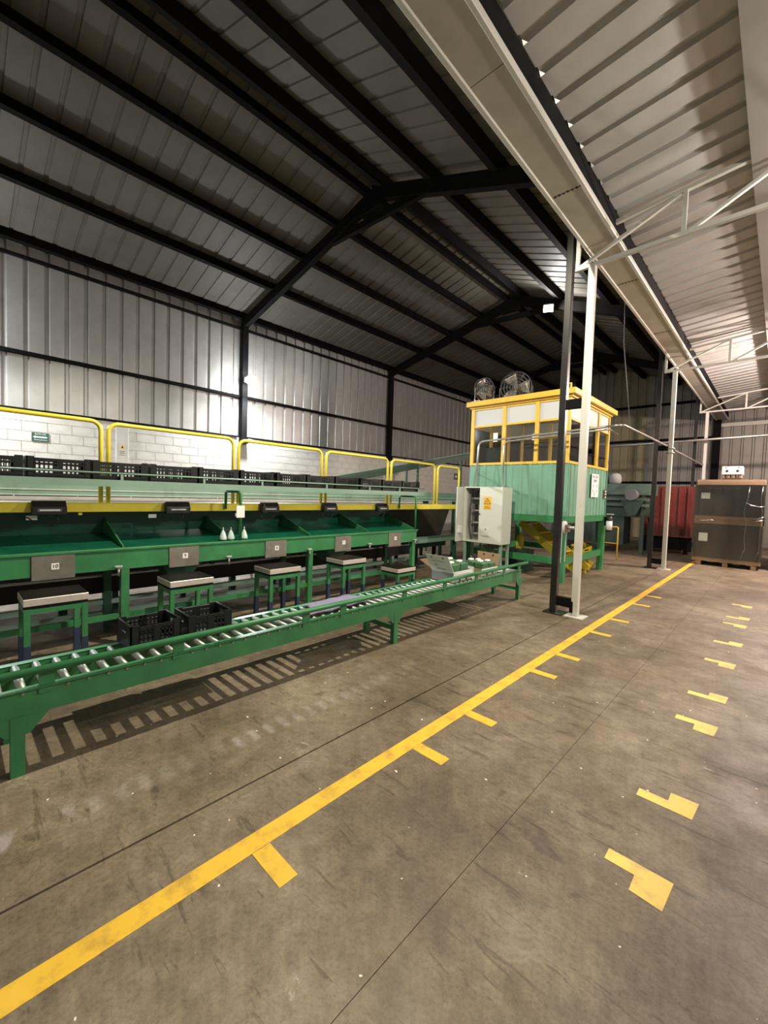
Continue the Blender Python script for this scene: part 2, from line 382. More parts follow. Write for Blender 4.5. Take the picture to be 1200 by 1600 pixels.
for i, y in enumerate((-0.1, 5.75, 11.5, 17.25)):
    if i:
        c = thing('steel_column', (-2.14, y, 0), desc_b[i], 'column')
        MB().box(-2.24, -2.152, y-0.044, y+0.044, 0.012, zr(-2.14)-0.1).build('shaft', 'column_black', c, 0.006)
        MB().box(-2.30, -2.04, y-0.13, y+0.13, 0.0, 0.012).build('base_plate', 'column_black', c)
        for z in (0.17, 2.82): MB().box(-2.1515, -1.9555, y-0.040, y+0.040, z-0.06, z+0.06).build('tie_bracket', 'black_steel', c)
        w = thing('white_column', (-1.90, y, 0), desc_w[i], 'column')
        MB().box(-1.955, -1.868, y-0.042, y+0.042, 0.012, 4.55).build('shaft', 'white_steel', w, 0.008)
        MB().box(-2.02, -1.78, y-0.12, y+0.12, 0.0, 0.012).build('base_plate', 'white_steel', w)
        if i == 1: MB().box(-1.97, -1.93, y-0.056, y-0.043, 0.05, 0.20).build('weld_patch', 'black_steel', w)
    t = thing('roof_truss', (-1.84, y, 4.55), desc_t[i], 'roof truss')
    xe = 3.9
    MB().bar((TX,y,ztop(TX)), (xe,y,ztop(xe)), 0.05, 0.045).build('top_chord', 'white_steel', t)
    MB().bar((TX,y,4.57), (xe,y,4.62), 0.05, 0.045).build('bottom_chord', 'white_steel', t)
    MB().bar((TX+0.02,y,4.55), (TX+0.02,y,ztop(TX)+0.02), 0.045, 0.045, up=(0,1,0)).build('end_post', 'white_steel', t)
    x = TX
    for k in range(5):
        x2 = -0.96 + k*1.2
        MB().bar((x+0.05,y,4.59), (x2-0.03,y,ztop(x2)-0.02), 0.04, 0.035).build('diagonal', 'white_steel', t)
        MB().bar((x2,y,4.58), (x2,y,ztop(x2)), 0.045, 0.045, up=(0,1,0)).build('web_post', 'white_steel', t)
        x = x2
# valley gutter between the roofs
gt = thing('roof_gutter', (-1.85, 5.75, 4.85), 'long cream box gutter running under the roof between both bays', 'gutter')
seams = [Y0, -0.6, 2.95, 4.62, 7.1, 9.6, 12.1, 14.6, 17.1, 19.6, Y1]
for a, b in zip(seams, seams[1:]):
    MB().box(-2.02, -1.68, a+0.004, b-0.004, 4.85, 4.87).build('gutter_panel', 'gutter_paint', gt)
for y in seams[3:-1]:
    for k in range(7): MB().box(-1.98+k*0.045, -1.955+k*0.045, y-0.012+random.uniform(-.008,.008), y+0.012, 4.846, 4.852).build('sealant_blob', 'ink', gt)
MB().box(-2.05, -2.00, Y0, Y1, 4.835, 4.90).build('gutter_lip', 'white_steel', gt, 0.008)
MB().box(-1.70, -1.655, Y0, Y1, 4.835, 4.90).build('gutter_lip', 'white_steel', gt, 0.008)
MB().box(-2.045, -2.03, Y0, Y1, 4.90, 5.40).build('gutter_side', 'black_steel', gt)
MB().box(-1.68, -1.665, Y0, Y1, 4.90, 5.10).build('gutter_side', 'black_steel', gt)  # gutter wall coloured black to hold the shade it lies in
# white bay roof
c2 = structure('ceiling', (0.8, 0, 5.2))
zc = lambda x: 5.10 + 0.098*(x+1.66)
dc = Vector((1,0,0.098)).normalized(); nc = Vector((-0.098,0,1)).normalized()
cs = sheet_mesh('roof_sheet', 'canopy_sheet', (0,1,0), dc, nc, 5.8)
for k in range(NS): inst('roof_sheet', cs, c2, (-1.66, 3.01+0.10-0.262-0.325*20 + k*4*P, zc(-1.66)+0.005))
for x, w in ((-0.33,0.16), (1.3,0.14), (2.9,0.14)):
    MB().box(x-w/2, x+w/2, Y0, Y1, zc(x)-0.15, zc(x)-0.005).build('purlin', 'purlin_grey', c2)
# far wall
wf = structure('wall_far', (-3, Y1, 0))
fs_ = sheet_mesh('wall_sheet', 'far_sheet', (1,0,0), (0,0,1), (0,1,0), 8.0)
fy_ = sheet_mesh('wall_sheet', 'yellow_sheet', (1,0,0), (0,0,1), (0,1,0), 8.0)
for k in range(12): inst('wall_sheet', fy_ if k == 4 else fs_, wf, (-10.9+k*4*P, Y1, 0))
for z in (2.4, 4.2, 5.7): MB().box(-10.8, -2.0, Y1-0.08, Y1-0.005, z-0.05, z+0.05).build('girt', 'black_steel', wf)
MB().box(-2.0, 4.0, Y1-0.10, Y1-0.005, 4.58, 4.72).build('fascia_beam', 'white_steel', wf)
for x in (-7.3, -1.98): MB().box(x-0.12, x+0.12, Y1-0.22, Y1-0.01, 0, 7.2).build('column', 'black_steel', wf)

# ------------------------------------------------------------------ lamps
def floodlight(key, label, facing, lens='lamp_lens', w=0.26, h=0.2):
    p, e, col, rad = LAMPS[key]; p = Vector(p); f = Vector(facing).normalized()
    D = 0.26 if key.startswith('wall') else 0.14
    if key.startswith('wall'): w, h = 0.16, 0.13
    t = thing('floodlight', p - f*D, label, 'lamp')
    a = f.cross(Vector((0,0,1))).normalized(); b = a.cross(f)
    q = p - f*D
    MB().bar(q, q+f*0.07, w, h).build('housing', 'grey_plastic', t, 0.006)
    if key.startswith('wall'):
        rg = 0.125; MB().bar(q+f*0.0705, p-f*(rg*0.9), 0.05, 0.05).build('neck', 'grey_plastic', t)
        MB().lathe(p, [(0.02,-rg*0.985)]+[(rg*math.sin(math.pi*k/12), -rg*math.cos(math.pi*k/12)) for k in range(1,12)]+[(0.02,rg*0.985)], 20).build('lamp_globe', 'lamp_globe', t)  # globe made oversize so its glow also stands for the glare
    else: MB().bar(q+f*0.0705, q+f*0.078, w*0.85, h*0.8).build('lens', lens, t)
    MB().bar(q-f*(0.235 if key == 'aisle' else 0.16), q-f*0.001, 0.04, 0.04).build('bracket', 'black_steel', t)
    ld = bpy.data.lights.new('bulb', 'POINT' if key[:3] in ('raf','bay') else 'SPOT'); ld.energy = e
    if ld.type == 'SPOT': ld.spot_size = math.radians(164 if key == 'aisle' else 175); ld.spot_blend = 0.35 if key == 'aisle' else 0.6
    ld.color = col; ld.shadow_soft_size = rad
    lo = bpy.data.objects.new('bulb', ld); COL.objects.link(lo); lo.parent = t; lo.location = f*D
    if key.startswith('wall'): lo.location += Vector((0.04,0,-0.15)); lo.rotation_euler = Vector((0.45,0,-0.9)).to_track_quat('-Z','Y').to_euler()
    return t
floodlight('wall', 'glaring white floodlight on the left wall column above guard rail', (1,0,-0.15))
floodlight('wall2', 'white floodlight on the left wall just outside the left edge', (1,0,-0.15))
floodlight('rafter', 'small bright floodlight under the dark roof beside the black column', (0.25,-0.6,-0.6))
floodlight('aisle', 'floodlight under the rafter above the roller conveyor, hidden by gutter', (0,0.01,-1), 'lamp_warm')
floodlight('bay', 'warm floodlight under the white roof beyond the right edge, far down', (0,-0.2,-1), 'lamp_warm')
floodlight('bay2', 'warm floodlight under the white roof to the right of nearest truss', (0,0.01,-1), 'lamp_warm')

# ------------------------------------------------------------------ roller conveyor
cv = thing('roller_conveyor', (-3.05, 2.6, 0), 'long low green gravity roller conveyor in the foreground beside the aisle', 'conveyor')
ya, yb = -1.15, 6.06
for x0, x1 in ((-2.86,-2.83), (-3.27,-3.24)):
    MB().box(x0, x1, ya, yb, 0.315, 0.46).build('side_beam', 'green_paint', cv)
    MB().box(min(x0,x1)-(0.02 if x0 < -3 else 0), max(x0,x1)+(0.02 if x0 > -3 else 0), ya, yb, 0.455, 0.462).build('beam_flange', 'green_paint', cv)
rm = MB().cyl((-3.238,0,0), (-2.862,0,0), 0.0225, 12).mesh('roller', 'roller')
y = ya + 0.06; skip = 0
while y < yb - 0.03:
    inst('roller', rm, cv, (0, y, 0.4405)); y += 0.0965
MB().tube([(-2.80,ya,0.558), (-2.80,yb+0.13,0.558)], 0.022, 12).build('guide_rail', 'green_paint', cv)
for y in (-0.7, 0.36, 1.04, 2.06, 2.47, 3.32, 4.05, 4.75, 5.5, 5.98):
    MB().box(-2.832, -2.822, y-0.035, y+0.035, 0.42, 0.56).build('rail_post', 'green_paint', cv)
for y in (0.24, 3.2, 6.02):
    for x in (-2.85, -3.26):
        MB().box(x-0.025, x+0.025, y-0.03, y+0.03, 0.0, 0.32).build('leg', 'green_paint', cv)
    MB().box(-3.23, -2.88, y-0.02, y+0.02, 0.14, 0.18).build('cross_bar', 'green_paint', cv)
    MB().prism([(-2.828,y-0.13,0.316),(-2.828,y+0.13,0.316),(-2.828,y+0.05,0.22),(-2.828,y-0.05,0.22)], (-0.006,0,0)).build('gusset', 'green_paint', cv)
MB().prism([(-3.28,yb-0.9,0.462),(-3.28,yb,0.462),(-3.28,yb,0.56),(-3.28,yb-0.7,0.56)], (0.012,0,0)).build('side_guard', 'green_dark', cv)
# bolts on the near beam
bt = MB(); y = ya+0.06
while y < yb-0.03: bt.lathe((-2.8295,y,0.438), [(0.008,0),(0.008,0.006)], 8, 'x'); y += 0.0965
bt.build('axle_bolts', 'roller', cv, kind='stuff')

# ------------------------------------------------------------------ sorting table
XL = -4.56
st = thing('sorting_table', (XL-0.35, 2.6, 0), 'long green sorting table with sloping dark green chutes under the walkway', 'table')
ta, tb = -1.2, 5.62
MB().box(XL-0.05, XL+0.012, ta, tb+0.03, 0.925, 0.95).build('lip', 'green_paint', st, 0.004)
MB().box(XL-0.02, XL, ta, tb, 0.745, 0.925).build('apron', 'green_paint', st)
MB().box(XL-0.70, XL-0.021, tb-0.012, tb, 0.745, 0.93).build('end_apron', 'green_paint', st)
for y in (-1.0, 1.18, 3.38, 5.56):
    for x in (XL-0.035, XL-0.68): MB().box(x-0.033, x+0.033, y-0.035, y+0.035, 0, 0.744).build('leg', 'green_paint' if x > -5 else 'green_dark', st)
MB().box(XL-0.05, XL-0.02, ta, tb-0.09, 0.262, 0.312).build('stretcher', 'green_paint', st)
MB().box(XL-0.70, XL-0.66, ta, tb-0.09, 0.262, 0.312).build('stretcher', 'pale_green', st)
for k in range(-1, 6):
    y = 0.06 + 1.11*k; y2 = y + 1.11
    if k < 5:
        MB().prism([(XL-0.05,y+0.012,0.93),(XL-0.74,y+0.012,1.02),(XL-0.74,y+0.012,1.035),(XL-0.05,y+0.012,0.945)], (0,1.086,0)).build('chute_tray', 'tray_green', st)
    MB().prism([(XL-0.04,y-0.006,0.90),(XL-0.76,y-0.006,0.95),(XL-0.76,y-0.006,1.20),(XL-0.60,y-0.006,1.15),(XL-0.04,y-0.006,0.965)], (0,0.012,0)).build('chute_divider', 'green_paint', st)
MB().box(XL-0.775, XL-0.762, ta, tb, 0.80, 1.27).build('chute_back', 'tray_green', st)
for y, z in ((1.74,0), (3.94,0)):
    MB().add([(XL-0.10,y-0.20,0.74),(XL-0.10,y+0.24,0.74),(XL-0.55,y+0.24,0.74),(XL-0.55,y-0.20,0.74),(XL-0.22,y-0.05,0.52),(XL-0.22,y+0.09,0.52),(XL-0.42,y+0.09,0.52),(XL-0.42,y-0.05,0.52)],
             [(0,1,5,4),(1,2,6,5),(2,3,7,6),(3,0,4,7),(4,5,6,7),(0,3,2,1)]).build('hopper', 'green_dark', st)
nums = ('10','9','8','7','6'); words = ('ten','nine','eight','seven','six')
for k, y in enumerate((0.63, 1.725, 2.835, 3.94, 5.055)):
    pl = MB().box(XL+0.003, XL+0.012, y-0.15, y+0.15, 0.715-(0.01 if k > 2 else 0), 0.922).build('number_plate', 'stainless', st)
    MB().box(XL+0.0125, XL+0.014, y-0.018, y+0.036, 0.80, 0.855).build('number_tag', 'label_white', pl)
    text(nums[k], 0.045, 'number', 'ink', pl, (XL+0.0155, y+0.009, 0.828), (0,1,0), (0,0,1))
for y in (0.0, 1.11, 2.2, 3.32, 4.44, 5.53):
    v = MB().cyl((XL+0.001,y,0.765), (XL+0.06,y,0.765), 0.012, 8).cyl((XL+0.05,y,0.765), (XL+0.05,y,0.69), 0.010, 8).build('tap', 'galvanised', st)
    MB().box(XL+0.035, XL+0.065, y-0.03, y+0.03, 0.776, 0.788).build('tap_handle', 'white_paint', v)
for y in (2.36, 5.58):
    MB().tube([(XL-0.005,y,0.951),(XL-0.005,y,1.485),(XL-0.012,y,1.505),(XL-0.03,y,1.516),(XL-0.36,y,1.516),(XL-0.38,y,1.505),(XL-0.385,y,1.485),(XL-0.385,y,1.30)], 0.017, 10).build('support_hoop', 'green_paint', st)

# scale stands
def make_stool(hgt):
    s = thing('scale_stand', (0,0,0), '', 'stand', 'scale stands along the sorting table')
    for x in (-0.155, 0.155):
        for y in (-0.185, 0.185):
            l = MB().box(x-0.02, x+0.02, y-0.02, y+0.02, 0.0, hgt-0.085).build('leg', 'green_paint', s)
            MB().box(x-0.0225, x+0.0225, y-0.0225, y+0.0225, 0.0, min(0.28, hgt*0.5)).build('boot', 'blue_paint', l, label='dark blue painted foot')
    f = MB()
    for y in (-0.185, 0.185): f.box(-0.135, 0.135, y-0.018, y+0.018, hgt-0.125, hgt-0.087)
    for x in (-0.155, 0.155): f.box(x-0.018, x+0.018, -0.165, 0.165, hgt-0.125, hgt-0.087)
    f.build('frame', 'green_paint', s)
    MB().box(-0.175, 0.175, -0.205, 0.205, hgt-0.084, hgt-0.066).build('sub_plate', 'stool_top', s)
    p = MB().box(-0.18, 0.18, -0.21, 0.21, hgt-0.064, hgt-0.006).build('pan', 'stool_edge', s, 0.004)
    MB().box(-0.174, 0.174, -0.204, 0.204, hgt-0.0055, hgt).build('pan_top', 'stool_top', p)
    return s
proto = make_stool(0.655); low_proto = make_stool(0.415)
for k, (y, z) in enumerate(((0.595,0), (1.655,0), (2.72,0), (3.81,0), (4.91,0))):
    lab = 'green scale stand with steel pan below number plate ' + words[k]
    r = proto if k == 0 else low_proto if k == 4 else copy_thing(proto, (0,0,0))
    r.location = (-4.325, y, 0); r['label'] = lab if k < 4 else 'lowest green scale stand, near the end of the sorting table'

# ------------------------------------------------------------------ walkway with guard rails
XR = -5.0
wk = thing('walkway', (XR-0.45, 3.2, 1.28), 'raised walkway with yellow edge beam and yellow tube guard rails', 'walkway')
MB().box(XR-0.03, XR+0.03, -1.4, 7.55, 1.275, 1.37).build('edge_beam', 'rail_yellow', wk, 0.006)
MB().box(XR-0.97, XR-0.031, -1.4, 7.55, 1.32, 1.36).build('deck', 'grey_plastic', wk)
MB().box(XR-1.02, XR-0.971, -1.4, 7.55, 1.28, 1.40).build('kick_plate', 'plaster', wk)
for y in (-1.3, 0.9, 2.95, 5.2, 7.3):
    MB().box(XR-0.97, XR-0.90, y-0.04, y+0.04, 0, 1.319).build('leg', 'green_dark', wk)
    MB().box(XR-0.03, XR+0.0, y-0.015, y+0.015, 1.245, 1.274).build('hanger', 'rail_yellow', wk)
def rail(ya, yb, zt):
    r = 0.09; p = [(XR,ya,1.371)]
    for k in range(6): q = math.pi/2*k/5; p.append((XR, ya+r-r*math.cos(q), zt-r+r*math.sin(q)))
    for k in range(6): q = math.pi/2*k/5; p.append((XR, yb-r+r*math.sin(q), zt-r+r*math.cos(q)))
    p.append((XR,yb,1.371))
    MB().tube(p, 0.021, 10).build('guard_rail', 'rail_yellow', wk)
for k, (a, b) in enumerate(((-0.27,1.07), (1.135,2.475), (2.545,3.86), (3.945,5.305), (5.40,6.67), (6.77,8.05))):
    rail(a, min(b, 8.05) if k < 5 else 7.53, 2.185 - 0.008*k)
# weighing displays hanging from the beam
def make_display():
    d = thing('weighing_display', (0,0,0), '', 'display', 'weighing displays along the yellow beam')
    MB().prism([(0.0,-0.13,-0.06),(0.075,-0.13,-0.06),(0.075,-0.13,0.01),(0.035,-0.13,0.07),(0.0,-0.13,0.07)], (0,0.26,0)).build('housing', 'black_plastic', d, 0.006)
    s = MB().prism([(0.0765,-0.09,-0.03),(0.0765,0.09,-0.03),(0.0765,0.09,0.0),(0.0765,-0.09,0.0)], (0.002,0,0)).build('screen', 'grey_plastic', d)
    MB().prism([(0.0795,-0.075,-0.022),(0.0795,0.075,-0.022),(0.0795,0.075,-0.008),(0.0795,-0.075,-0.008)], (0.001,0,0)).build('readout', 'label_white', s)
    MB().tube([(0.03,0.05,-0.06),(0.03,0.07,-0.12),(0.02,0.02,-0.17),(0.012,-0.08,-0.15),(0.012,-0.16,-0.08)], 0.006, 6).build('cable', 'black_plastic', d)
    return d
dp = make_display()
for k, y in enumerate((0.65, 1.79, 2.96, 3.98, 5.12)):
    d = dp if k == 0 else copy_thing(dp, (0,0,0)); d.location = (XR+0.031, y, 1.315)
    d['label'] = 'black weighing display on the yellow beam above number plate ' + words[k]
for y in (0.53, 1.55, 2.55):
    o = MB().box(XR+0.001, XR+0.006, y-0.04, y+0.04, 1.205, 1.245).build('beam_label', 'label_white', wk, label='white sticker under the beam')
o = MB().box(XL+0.012, XL+0.016, 2.30, 2.40, 1.22, 1.36)
pp = o.build('hanging_sheet', 'label_white'); pp['label'] = 'white sheet of paper hung on green hoop above the bottles'; pp['category'] = 'paper'

# ------------------------------------------------------------------ crate track above the chutes
XK = -4.63
ct = thing('crate_track', (XK-0.15, 2.3, 1.53), 'pale green roller track above the chutes carrying the row of black crates', 'conveyor')
MB().box(XK, XK+0.025, -1.2, 5.85, 1.535, 1.60).build('side_beam', 'pale_green', ct)
MB().box(XK-0.30, XK-0.275, -1.2, 5.85, 1.535, 1.60).build('side_beam', 'pale_green', ct)
MB().tube([(XK+0.02,-1.2,1.662),(XK+0.02,5.85,1.662)], 0.009, 8).build('guide_rail', 'pale_green', ct)
rm2 = MB().cyl((XK-0.274,0,0), (XK-0.001,0,0), 0.016, 8).mesh('roller', 'galvanised')
y = -1.1
while y < 5.8: inst('roller', rm2, ct, (0, y, 1.572)); y += 0.13
for y in (-0.4, 1.16, 1.95, 2.66, 3.66, 4.5, 5.2, 5.7): MB().box(XK+0.012, XK+0.0245, y-0.012, y+0.012, 1.601, 1.665).build('rail_post', 'pale_green', ct)

def make_crate(L, Wd, H, name='plastic_crate', m='crate_plastic', nb=12):
    c = thing(name, (0,0,0), '', 'crate', 'black crates on the high track')
    t = 0.012
    MB().box(-Wd/2, Wd/2, -L/2, L/2, 0, 0.012).build('base', m, c)
    for x in (-1, 1):
        s = MB(); x0, x1 = (x*Wd/2, x*(Wd/2-t))
        for z0, z1 in ((0.012,0.05), (H*0.42,H*0.42+0.012), (H*0.66,H*0.66+0.012), (H-0.035,H-0.012)): s.box(x0, x1, -L/2+0.05, L/2-0.05, z0, z1)
        for k in range(nb):
            y = -L/2+0.055+(L-0.11)*k/(nb-1); s.box(x0, x1*1.0, y-0.0045, y+0.0045, 0.05, H-0.035)
        s.box(x0*1.02, x1, -0.02, 0.02, 0.02, H-0.012)
        s.build('slotted_side', m, c)
    for e in (-1, 1):
        s = MB(); y0, y1 = (e*L/2, e*(L/2-t))
        s.box(-Wd/2, Wd/2, y0, y1, 0.012, H*0.62).box(-Wd/2, -0.05, y0, y1, H*0.62, H*0.82).box(0.05, Wd/2, y0, y1, H*0.62, H*0.82).box(-Wd/2, Wd/2, y0, y1, H*0.82, H)
        for x in (-1, 1): s.box(x*Wd/2, x*(Wd/2-t), e*L/2, e*(L/2-0.055), 0.012, H)
        s.build('end_panel', m, c)
    return c
cp = make_crate(0.465, 0.25, 0.19)
cy = [-0.03, 0.455, 0.93, 1.42, 1.895, 2.38, 2.87, 3.345, 3.83, 4.32, 4.81, 5.29]
ords = ['', 'second', 'third', 'fourth', 'fifth', 'sixth', 'seventh', 'eighth', 'ninth', 'tenth', 'eleventh', 'twelfth']
for k, y in enumerate(cy):
    d = cp if k == 0 else copy_thing(cp, (0,0,0))
    d.location = (XK-0.137+random.uniform(-.005,.005), y+0.235, 1.589); d.rotation_euler = (0,0,random.uniform(-.012,.012))
    n = len(cy)-1-k
    d['label'] = 'black slotted crate at the right end of the row on the high track' if n == 0 else 'black slotted crate, %s from the right end of the row on the high track' % ords[n]
# crates on the low roller conveyor
big = make_crate(0.32, 0.29, 0.168, nb=9); big['group'] = 'black crates on the low roller conveyor'
big.location = (-3.155, 0.965, 0.464); big.rotation_euler = (0,0,0.02); big['label'] = 'black plastic crate on the low roller conveyor, left one of the two'
b2 = copy_thing(big, (-3.145, 1.335, 0.464), -0.03, 'black plastic crate on the low roller conveyor, right one of the two')

# ------------------------------------------------------------------ conveyor behind the walkway
bc = thing('back_conveyor', (-6.4, 4.5, 0), 'pale green conveyor channel running behind the guard rails', 'conveyor')
MB().box(-6.13, -6.10, -1.4, 9.1, 1.49, 1.62).build('side_plate', 'pale_green', bc)
MB().box(-6.13, -6.09, -1.4, 9.1, 1.47, 1.488).build('flange', 'pale_green_light', bc)
MB().box(-6.13, -6.10, -1.4, 9.1, 1.43, 1.469).build('web', 'pale_green', bc)
MB().box(-6.13, -6.09, -1.4, 9.1, 1.41, 1.428).build('flange', 'pale_green_light', bc)
MB().box(-6.65, -6.131, -1.4, 9.1, 1.55, 1.57).build('belt', 'rubber_belt', bc)
MB().box(-6.68, -6.65, -1.4, 9.1, 1.41, 1.62).build('side_plate', 'pale_green', bc)
for y in (-1.2, 2.3, 5.8, 9.0):
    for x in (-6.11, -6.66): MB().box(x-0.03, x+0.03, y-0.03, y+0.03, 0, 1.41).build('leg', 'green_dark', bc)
scr = thing('machine_screen', (-6.1, 9.25, 1.72), 'small glowing blue screen left of the open control cabinet', 'screen')
MB().box(-6.16, -6.08, 9.17, 9.19, 1.40, 1.78).build('post', 'pale_green', scr)
hs = MB().box(-6.2, -6.06, 9.12, 9.4, 1.66, 1.8).build('housing', 'grey_plastic', scr)
MB().box(-6.0595, -6.058, 9.15, 9.37, 1.69, 1.77).build('display', 'screen_blue', hs)
# belt conveyor under the walkway
lb = thing('belt_conveyor', (-5.6, 3.5, 0), 'dark belt conveyor under the walkway behind the scale stands', 'conveyor')
MB().box(-5.40, -5.36, -1.4, 6.4, 0.36, 0.54).build('side_panel', 'rubber_belt', lb)
MB().box(-5.42, -5.35, -1.4, 6.4, 0.54, 0.558).build('edge_rail', 'galvanised', lb)
MB().box(-5.41, -5.36, 6.41, 8.3, 0.55, 0.68).build('side_panel', 'pale_green', lb, label='pale green side panel')
MB().box(-5.82, -5.421, -1.4, 8.3, 0.545, 0.56).build('belt', 'rubber_belt', lb)
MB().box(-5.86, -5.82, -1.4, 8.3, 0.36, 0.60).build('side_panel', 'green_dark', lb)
for z in (0.25, 0.12): MB().box(-5.45, -5.42, -1.4, 6.4, z-0.03, z+0.03).build('stretcher', 'pale_green', lb)
for y in (-1.1, 1.3, 3.6, 5.9, 8.1):
    for x in (-5.435, -5.84): MB().box(x-0.03, x+0.03, y-0.03, y+0.03, 0, 0.36 if x < -5.6 else 0.54).build('leg', 'green_dark', lb)
for y in (0.2, 0.9, 1.6, 2.4, 3.0, 3.8, 4.5):
    MB().box(-5.41, -5.37, y-0.03, y+0.03, 0.559, 0.64).build('bearing_block', 'black_plastic', lb)
dh = thing('dark_machine_mass', (-6.4, 7.4, 0), 'dark mass added for the dim machines under the end of the walkway', 'hopper')
MB().add([(-6.9,6.3,1.25),(-6.15,6.3,1.25),(-6.15,8.9,1.25),(-6.9,8.9,1.25),(-6.7,6.9,0.35),(-6.2,6.9,0.35),(-6.2,8.5,0.35),(-6.7,8.5,0.35)],[(0,1,5,4),(1,2,6,5),(2,3,7,6),(3,0,4,7),(4,5,6,7),(0,3,2,1)]).build('body', 'bin_dark', dh)  # dark mass added over the pale wall, standing for dim machines there
for x in (-6.65,-6.25):
    for y in (7.0,8.4): MB().box(x-0.03, x+0.03, y-0.03, y+0.03, 0, 0.349).build('leg', 'black_steel', dh)
wp = thing('shade_screen', (-7.05, 3.0, 0.65), 'dark screen added for the shade behind the conveyors under the walkway', 'shade screen')  # added dark strips, standing in for the shade under the walkway
for k in range(16): MB().box(-7.06+0.01*(k%2), -7.05+0.01*(k%2), -1.4+0.66*k, -0.75+0.66*k, 0.70, 1.40).build('shade_strip', 'rubber_belt', wp)
MB().box(-7.08, -7.03, -1.4, 9.2, 1.401, 1.44).build('shade_rail', 'green_dark', wp)
for y in (-1.38, 3.9, 9.18): MB().box(-7.10, -7.081, y-0.02, y+0.02, 0, 1.44).build('post', 'green_dark', wp)
# inclined conveyor rising behind the rails
ic = thing('inclined_conveyor', (-7.5, 9.2, 0), 'green ladder-like inclined conveyor rising to the right behind the guard rails', 'conveyor')
A, B = Vector((-7.5,6.2,1.80)), Vector((-7.5,12.2,2.93))
for dx in (0, -0.42): MB().bar(A+Vector((dx,0,0)), B+Vector((dx,0,0)), 0.04, 0.14).build('side_channel', 'incline_green', ic)
MB().bar(A+Vector((0,0,0.12)), B+Vector((0,0,0.12)), 0.02, 0.02).build('guide_rail', 'pale_green', ic)
for k in range(40):
    q = A.lerp(B, (k+0.5)/40); MB().cyl(q+Vector((-0.40,0,0)), q+Vector((-0.02,0,0)), 0.022, 8).build('roller', 'galvanised', ic)
for t_ in (0.03, 0.5, 0.97):
    q = A.lerp(B, t_)
    for dx in (0, -0.42): MB().box(q.x+dx-0.025, q.x+dx+0.025, q.y-0.025, q.y+0.025, 0, q.z-0.06).build('leg', 'green_dark', ic)

# bottles standing in the chute
def bottle(x, y, z, lab):
    b = thing('spray_bottle', (x,y,z), lab, 'bottle', 'bottles in the chute')
    MB().lathe((x,y,z), [(0.040,0),(0.042,0.008),(0.040,0.03),(0.022,0.085),(0.010,0.108),(0.008,0.115)], 14).build('body', 'bottle', b)
    MB().lathe((x,y,z), [(0.009,0.1155),(0.008,0.13),(0.003,0.145)], 10).build('nozzle', 'white_paint', b)
for y, l in ((2.19,'pale squeeze bottle in the green chute, left of the hoop post, leftmost of three'), (2.285,'pale squeeze bottle in the green chute, middle of three'), (2.45,'pale squeeze bottle in the green chute, right of the hoop post')):
    bottle(XL-0.085, y, 0.9605, l)

# ------------------------------------------------------------------ things on the roller conveyor
g = MB(); nx, ny = 9, 14; grid = []
for i in range(nx):
    for j in range(ny):
        u, v = i/(nx-1), j/(ny-1)
        x = -3.20 + 0.30*u + 0.02*math.sin(5*v); y = 2.28 + 0.62*v + 0.06*math.sin(4*u) - 0.14*u*(1-v)
        z = 0.472 + 0.012*abs(math.sin(7*u+2*v)) + 0.012*abs(math.sin(9*v+3*u)) + 0.02*math.exp(-((u-.3)**2+(v-.4)**2)*12)
        grid.append((x,y,z))
fc = [(i*ny+j, (i+1)*ny+j, (i+1)*ny+j+1, i*ny+j+1) for i in range(nx-1) for j in range(ny-1)]
N0 = len(grid); bot = [(p[0],p[1],p[2]-0.007) for p in grid]
edge = [(i,j) for i in range(nx) for j in (0,)]
fcs = fc + [tuple(N0+q for q in f[::-1]) for f in fc]
rim = [i*ny for i in range(nx)] + [(nx-1)*ny+j for j in range(1,ny)] + [i*ny+ny-1 for i in range(nx-2,-1,-1)] + [j for j in range(ny-2,0,-1)]
fcs += [(rim[k], rim[(k+1)%len(rim)], N0+rim[(k+1)%len(rim)], N0+rim[k]) for k in range(len(rim))]
g.add(grid+bot, fcs, True); cl = g.build('cleaning_cloth', 'cloth'); cl['label'] = 'crumpled purple-grey cloth lying on the roller conveyor'; cl['category'] = 'cloth'

def carton(x0, x1, y0, y1, z0, h, lab, lid):
    c = thing('carton', ((x0+x1)/2, (y0+y1)/2, z0), lab, 'carton', 'open cartons on the roller conveyor')
    t = 0.008
    MB().box(x0, x1, y0, y1, z0, z0+t).build('bottom', 'cardboard', c)
    f = MB().box(x1-t, x1, y0, y1, z0+t, z0+h).build('front_panel', 'carton_white', c)
    for yy in (y0+(y1-y0)*0.32, y0+(y1-y0)*0.68): MB().lathe((x1+0.0005, yy, z0+0.028), [(0.018,0),(0.018,0.001)], 12, 'x').build('vent_hole', 'ink', f)
    MB().box(x1+0.0005, x1+0.0012, y0+(y1-y0)*.25, y0+(y1-y0)*.85, z0+h*0.66, z0+h*0.72).build('printed_line', 'print_pink', f)
    MB().box(x1+0.0005, x1+0.0012, y0+(y1-y0)*.35, y0+(y1-y0)*.75, z0+h*0.48, z0+h*0.52).build('printed_line', 'print_pink', f)
    MB().box(x1+0.0005, x1+0.0012, y0+(y1-y0)*.10, y0+(y1-y0)*.2, z0+h*0.40, z0+h*0.58).build('printed_mark', 'pack_green', f)
    MB().box(x0, x0+t, y0, y1, z0+t, z0+h).build('back_panel', 'cardboard', c)
    MB().box(x0+t, x1-t, y0, y0+t, z0+t, z0+h).build('end_panel', 'print_dark' if lid == 'white' else 'cardboard', c)
    MB().box(x0+t, x1-t, y1-t, y1, z0+t, z0+h).build('end_panel', 'cardboard', c)
    return c
